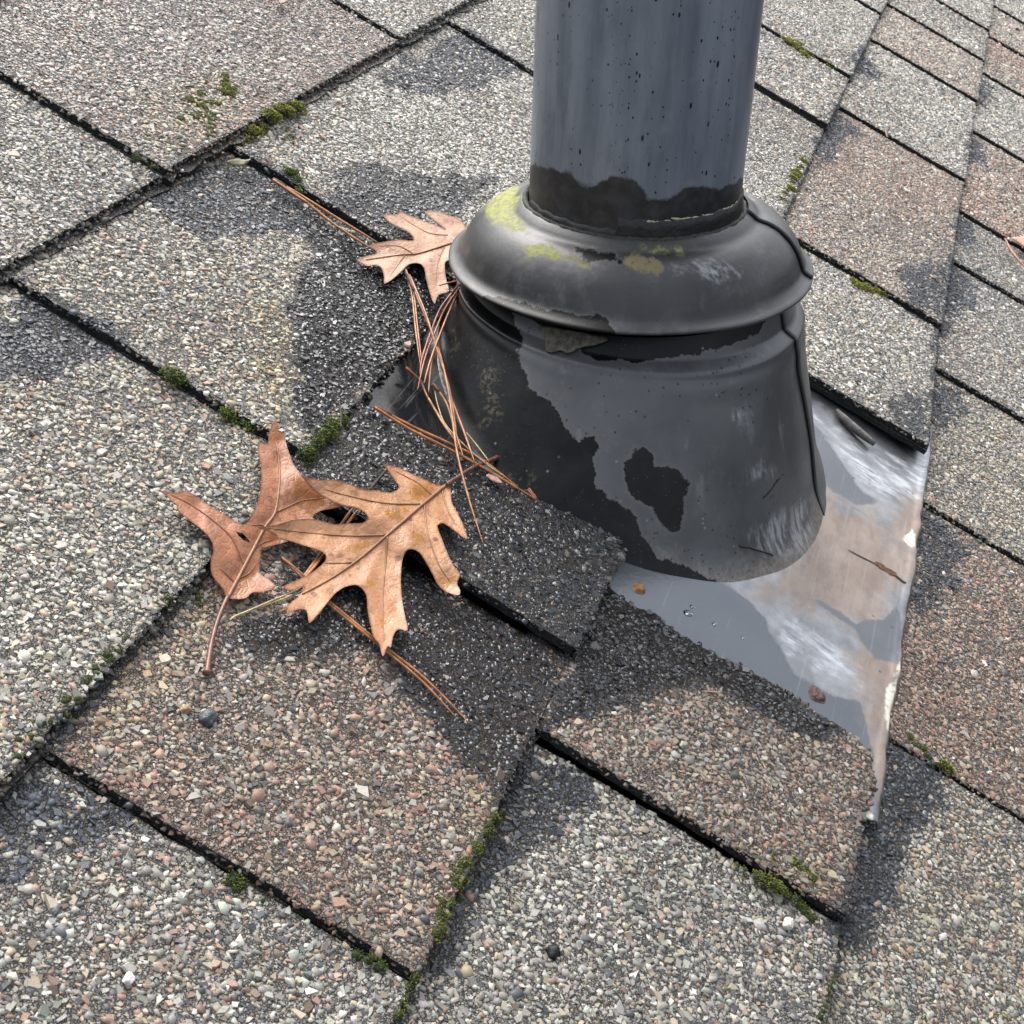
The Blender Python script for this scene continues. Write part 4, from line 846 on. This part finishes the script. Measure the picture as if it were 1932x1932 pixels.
# ------------------------------------------------------------------ moss, stones, drops
def moss(label, blobs, tint=0., z=ZP, flat=.75, dens=1.):
    """cushions of short leafy shoots; blobs: (x, y, radius) in survey pixels"""
    Vs, Fs, Cs, o = [], [], [], 0
    for x, y, rp_ in blobs:
        p = z([(x, y)])[0]; h0 = .004
        for _ in range(3):
            q = onroof(p[None], h0)[0]
            h0 = float(np.max([lookup(HG, q[0]+a, q[1]+b) for a, b in ((0,0),(.0015,0),(0,.002),(0,-.002))]))+.0005 if q[0] < 1.36 else .005
        c = onroof(p[None], h0-.0005)[0]; s = seen(c[None])[1][0]/F; R_ = rp_*s*1.15
        n = int(np.clip(dens*125*(R_/.004)**2, 24, 900))
        a = rng.uniform(0, 2*np.pi, n); w = np.sqrt(rng.random(n)); lump = R_*(.75+.5*noise(np.cos(a)*2+x, np.sin(a)*2+y, 6))
        d = np.stack([np.cos(a)*w, np.sin(a)*w, np.sqrt(1-w*w)*flat], -1); b = c+d*lump[:, None]*np.array([1,1,.8]); b[:, 2] -= .0006
        dirn = d+rng.normal(0, .38, (n, 3)); dirn[:, 2] = np.abs(dirn[:, 2])+.25; dirn /= np.linalg.norm(dirn, axis=1, keepdims=True)
        L = rng.uniform(.0009, .0019, n)*np.clip(R_/.004, .55, 1.1); ra = L*rng.uniform(.16, .27, n)
        t1 = np.cross(dirn, rng.normal(size=(n, 3))); t1 /= np.linalg.norm(t1, axis=1, keepdims=True); t2 = np.cross(dirn, t1)
        K = 5; ph_ = np.arange(K)*2*np.pi/K
        ring = b[:, None]+dirn[:, None]*(L*.45)[:, None, None]+ra[:, None, None]*(t1[:, None]*np.cos(ph_)[None, :, None]+t2[:, None]*np.sin(ph_)[None, :, None])
        V = np.concatenate([b[:, None], ring, (b+dirn*L[:, None])[:, None]], 1); i = np.arange(K); j = (i+1) % K
        f = np.vstack([np.stack([j, i, 0*i], -1)*1, np.stack([i, j, np.full(K, K)], -1)]); f = np.vstack([np.stack([0*i, j+1, i+1], -1), np.stack([i+1, j+1, np.full(K, K+1)], -1)])
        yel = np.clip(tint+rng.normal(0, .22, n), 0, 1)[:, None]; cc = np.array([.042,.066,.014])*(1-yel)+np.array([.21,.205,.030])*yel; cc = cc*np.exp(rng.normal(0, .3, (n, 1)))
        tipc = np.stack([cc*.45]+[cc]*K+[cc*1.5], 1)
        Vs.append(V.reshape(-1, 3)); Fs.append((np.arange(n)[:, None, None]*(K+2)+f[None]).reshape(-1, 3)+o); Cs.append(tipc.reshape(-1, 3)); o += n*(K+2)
        # dense heart of the cushion
        th = np.linspace(0, 2*np.pi, 10, endpoint=False); H = np.vstack([c+np.array([0, 0, R_*flat*.62])]+[c+np.array([R_*.78*k*math.cos(t_), R_*.78*k*math.sin(t_), R_*flat*.62*z_]) for k, z_ in ((.6,.8),(1,0)) for t_ in th])
        i = np.arange(10); j = (i+1) % 10; f = np.vstack([np.stack([0*i, i+1, j+1], -1), np.stack([i+1, i+11, j+11], -1), np.stack([i+1, j+11, j+1], -1)])
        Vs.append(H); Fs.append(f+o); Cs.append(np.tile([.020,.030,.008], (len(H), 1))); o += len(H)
    V = np.vstack(Vs); b = V.mean(0)
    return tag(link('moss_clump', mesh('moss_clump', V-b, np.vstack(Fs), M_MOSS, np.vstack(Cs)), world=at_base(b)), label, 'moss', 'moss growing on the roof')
def chain(a, b, n, r, jit=4):
    a, b = np.array(a, float), np.array(b, float); return [(*(a+(b-a)*t+rng.normal(0, jit, 2)), r*rng.uniform(.6, 1.25)) for t in np.linspace(0, 1, n)]
moss('round green moss ball on the joint left of the pipe, upper of two', [(325,712,19),(340,718,13),(312,716,12)], .22)
moss('long green moss cushion on the joint just above the oak leaf tip', [(430,783,16),(450,795,19),(468,808,17),(480,815,10)], .22)
moss('dark moss strip in the step beside the wet black shingle', chain((645,795),(572,862),11,13), .10)
moss('bright mossy ridge along the upper step left of the pipe', [(557,205,16),(545,212,12)]+chain((535,215),(490,246),5,13)+chain((485,248),(455,268),4,11), .58)
moss('loose moss patch spread over the pinkish shingle', [(378+rng.normal(0,22), 196+rng.normal(0,19), rng.uniform(3.5,8.5)) for _ in range(40)]+[(403+rng.normal(0,12), 228+rng.normal(0,14), rng.uniform(3.5,7.5)) for _ in range(20)], .40, dens=1.4, flat=.5)
moss('small moss crumbs above the loose moss patch on the pinkish shingle', [(430+rng.normal(0,9), 162+rng.normal(0,10), rng.uniform(5,10)) for _ in range(18)], .40, dens=1.4, flat=.5)
moss('thin moss crumbs by the left joint of the pinkish shingle', [(295+rng.normal(0,18), 262+rng.normal(0,14), rng.uniform(2,5)) for _ in range(12)]+[(345,275,6),(352,285,5)], .45, dens=1.4, flat=.4)
moss('dark moss filling the end of the joint by the upper step', chain((255,300),(300,330),7,9,3), .12)
moss('dark moss tuft in the joint where the needle pair begins', chain((550,328),(570,365),6,11,4), .15)
moss('yellow green moss crumbs below the bright mossy ridge', [(550,258,8),(556,272,7),(540,248,5),(588,300,6),(600,292,4),(535,262,4)], .55, flat=.5)
moss('small moss speck under the shingle edge near the top', [(617,178,6),(610,184,4),(600,188,3)], .5, flat=.5)
moss('faint moss speck beside the needle pair on the speckled shingle', [(598,425,5),(604,417,4),(592,432,3)], .5, flat=.4)
moss('green moss clump in the joint at the lower right', chain((1765,1440),(1790,1458),6,11,3), .38)
moss('dark moss in the joint below the flange tip', chain((1715,1395),(1755,1430),6,8,3), .08)
moss('olive moss ridge on the lower joint right of centre', chain((1428,1655),(1478,1682),9,12,3), .5)
moss('dark green moss tail at the end of the lower joint right of centre', chain((1490,1690),(1530,1728),7,11,3), .25)
moss('golden moss crust on the edge of the reddish shingle', chain((1498,1628),(1538,1655),7,10,3), .72, flat=.5)
moss('small yellow moss crumbs left of the olive ridge', [(1355,1617,6),(1350,1612,4),(1458,1620,7),(1460,1612,5),(1392,1632,6),(1405,1640,6)], .6, flat=.5)
moss('round dark moss cushion on the lower left joint', [(440,1662,17),(455,1668,13),(446,1678,12),(432,1668,9)], .10)
moss('small olive moss crumb beside the round dark cushion', [(488,1695,9),(494,1700,6)], .5, flat=.6)
moss('dark moss at the lower end of the left joint near the bottom', chain((675,1800),(720,1825),6,10,3), .06)
moss('olive moss trail in the step at the bottom centre, upper half', chain((945,1530),(900,1600),12,9,5), .52)
moss('green moss trail in the step at the bottom centre, middle', chain((892,1605),(858,1690),13,10,6), .44)
moss('olive moss lumps in the step at the bottom centre, lower end', chain((848,1700),(818,1775),12,10,6), .48)
moss('thin moss thread running off the bottom edge', chain((785,1840),(750,1920),9,9,4), .40)
moss('dark green moss in the left step, beside the stone grains', chain((235,1215),(160,1290),14,9,5), .10)
moss('olive moss lumps at the left end of the step', chain((140,1310),(30,1415),14,9,7), .25)
moss('small bright moss sprig below the left oak leaf', [(374,1130,9),(378,1142,7),(370,1120,5)], .50)
moss('small moss sprig left of the oak leaf stem', [(318,1130,8),(312,1140,6)], .45)
moss('yellow green moss line on the far joint right of the pipe', chain((1485,78),(1585,133),16,9,3), .66, flat=.5)
moss('small moss tuft at the far corner of the pinkish shingle', chain((1828,97),(1850,110),4,5,1.5), .62, flat=.5)
moss('yellow green moss in the step just right of the collar', chain((1515,305),(1477,375),12,8,2), .62, flat=.5)
moss('olive moss patch on the joint right of the storm collar', chain((1612,530),(1660,556),8,10,3), .60, flat=.4)
moss('thin moss thread on the bottom joint at the right', chain((1578,1840),(1545,1932),9,7,3), .12)
moss('tiny moss specks by the needle tips on the dark shingle', [(905,1408,5),(912,1400,4),(930,1440,5),(918,1420,3)], .45, flat=.4)
def stone(label, P, rpx, col, lumps=1):
    c = rest(np.array([P], float), .0004)[0]; r = rpx*seen(c[None])[1][0]/F
    bm = bmesh.new(); bmesh.ops.create_icosphere(bm, subdivisions=3, radius=r)
    for v in bm.verts:
        q = np.array(v.co)/r; k = 1+.5*(float(noise(q[0]*1.6+P[0], q[1]*1.6+q[2], 4))-.5)+.35*lumps*(float(noise(q[0]*5+P[0], q[1]*5+q[2]*3, 8))-.5)
        v.co = Vector((q[0]*r*k*1.1, q[1]*r*k*.9, q[2]*r*k*.7))
    me = bpy.data.meshes.new('pebble'); bm.to_mesh(me); bm.free(); me.materials.append(m_plain('pebble', col, .4, .4, 500, bump=.001))
    for p in me.polygons: p.use_smooth = True
    return tag(link('pebble', me, world=at_base(c)), label, 'pebble')
stone('slate blue angular pebble on the reddish shingle left of centre', (393,1355), 17, (.06,.07,.085), .6)
stone('black lumpy cinder on the pale shingle at the bottom', (1045,1795), 15, (.012,.013,.016), 2.)
stone('ochre rounded pebble beside the slate blue pebble', (350,1338), 11, (.33,.22,.11), .3)
stone('large white grain on the grey shingle at the bottom left', (243,1848), 12, (.75,.73,.68), .3)
stone('large white grain on the shingle below the moss tail', (1487,1742), 12, (.70,.67,.58), .3)
stone('large pale green grain on the reddish shingle below the flange', (1290,1405), 9, (.30,.33,.24), .3)
def m_water():
    t = NT('water'); return t.set(Base_Color=(1,1,1), Roughness=.02, Transmission_Weight=1., IOR=1.33)
M_WAT = m_water()
def drop(label, P, rx, ry, ang):
    c = onroof(np.array([P], float), FLN)[0]; c[2] = sheet(c[0], c[1])+.0001; s = seen(c[None])[1][0]/F; a = np.linspace(0, 2*np.pi, 24, endpoint=False)
    prof = [(1,0),(.97,.25),(.85,.55),(.6,.82),(.3,.96),(.02,1)]
    V = np.array([[(rx*s*k*math.cos(t), ry*s*k*math.sin(t), .55*min(rx, ry)*s*z) for t in a] for k, z in prof]); ca, sa = math.cos(ang), math.sin(ang)
    V = np.stack([V[..., 0]*ca-V[..., 1]*sa, V[..., 0]*sa+V[..., 1]*ca, V[..., 2]], -1).reshape(-1, 3)
    n = len(V); V = np.vstack([V, [0, 0, V[-1, 2]], [0, 0, 0]]); j = np.arange(24); k = (j+1) % 24
    return tag(link('water_drop', mesh('water_drop', V, [grid_faces(6, 24, True), np.vstack([np.stack([n-24+j, n-24+k, 0*j+n], -1), np.stack([k, j, 0*j+n+1], -1)])], M_WAT), world=at_base(c)), label, 'water drop', 'water drops on the flange')
drop('largest water drop on the flange, drawn out downhill', Z5([(445,1190)])[0], 11, 7, -1.0)
drop('small water drop just above the largest drop on the flange', Z5([(463,1157)])[0], 5, 4, -.6)
drop('round water drop right of the largest drop on the flange', Z5([(580,1242)])[0], 5.5, 5, 0)
drop('tiny water drop on the flange, farthest from the dark shingle', Z5([(727,1308)])[0], 4, 3, 0)
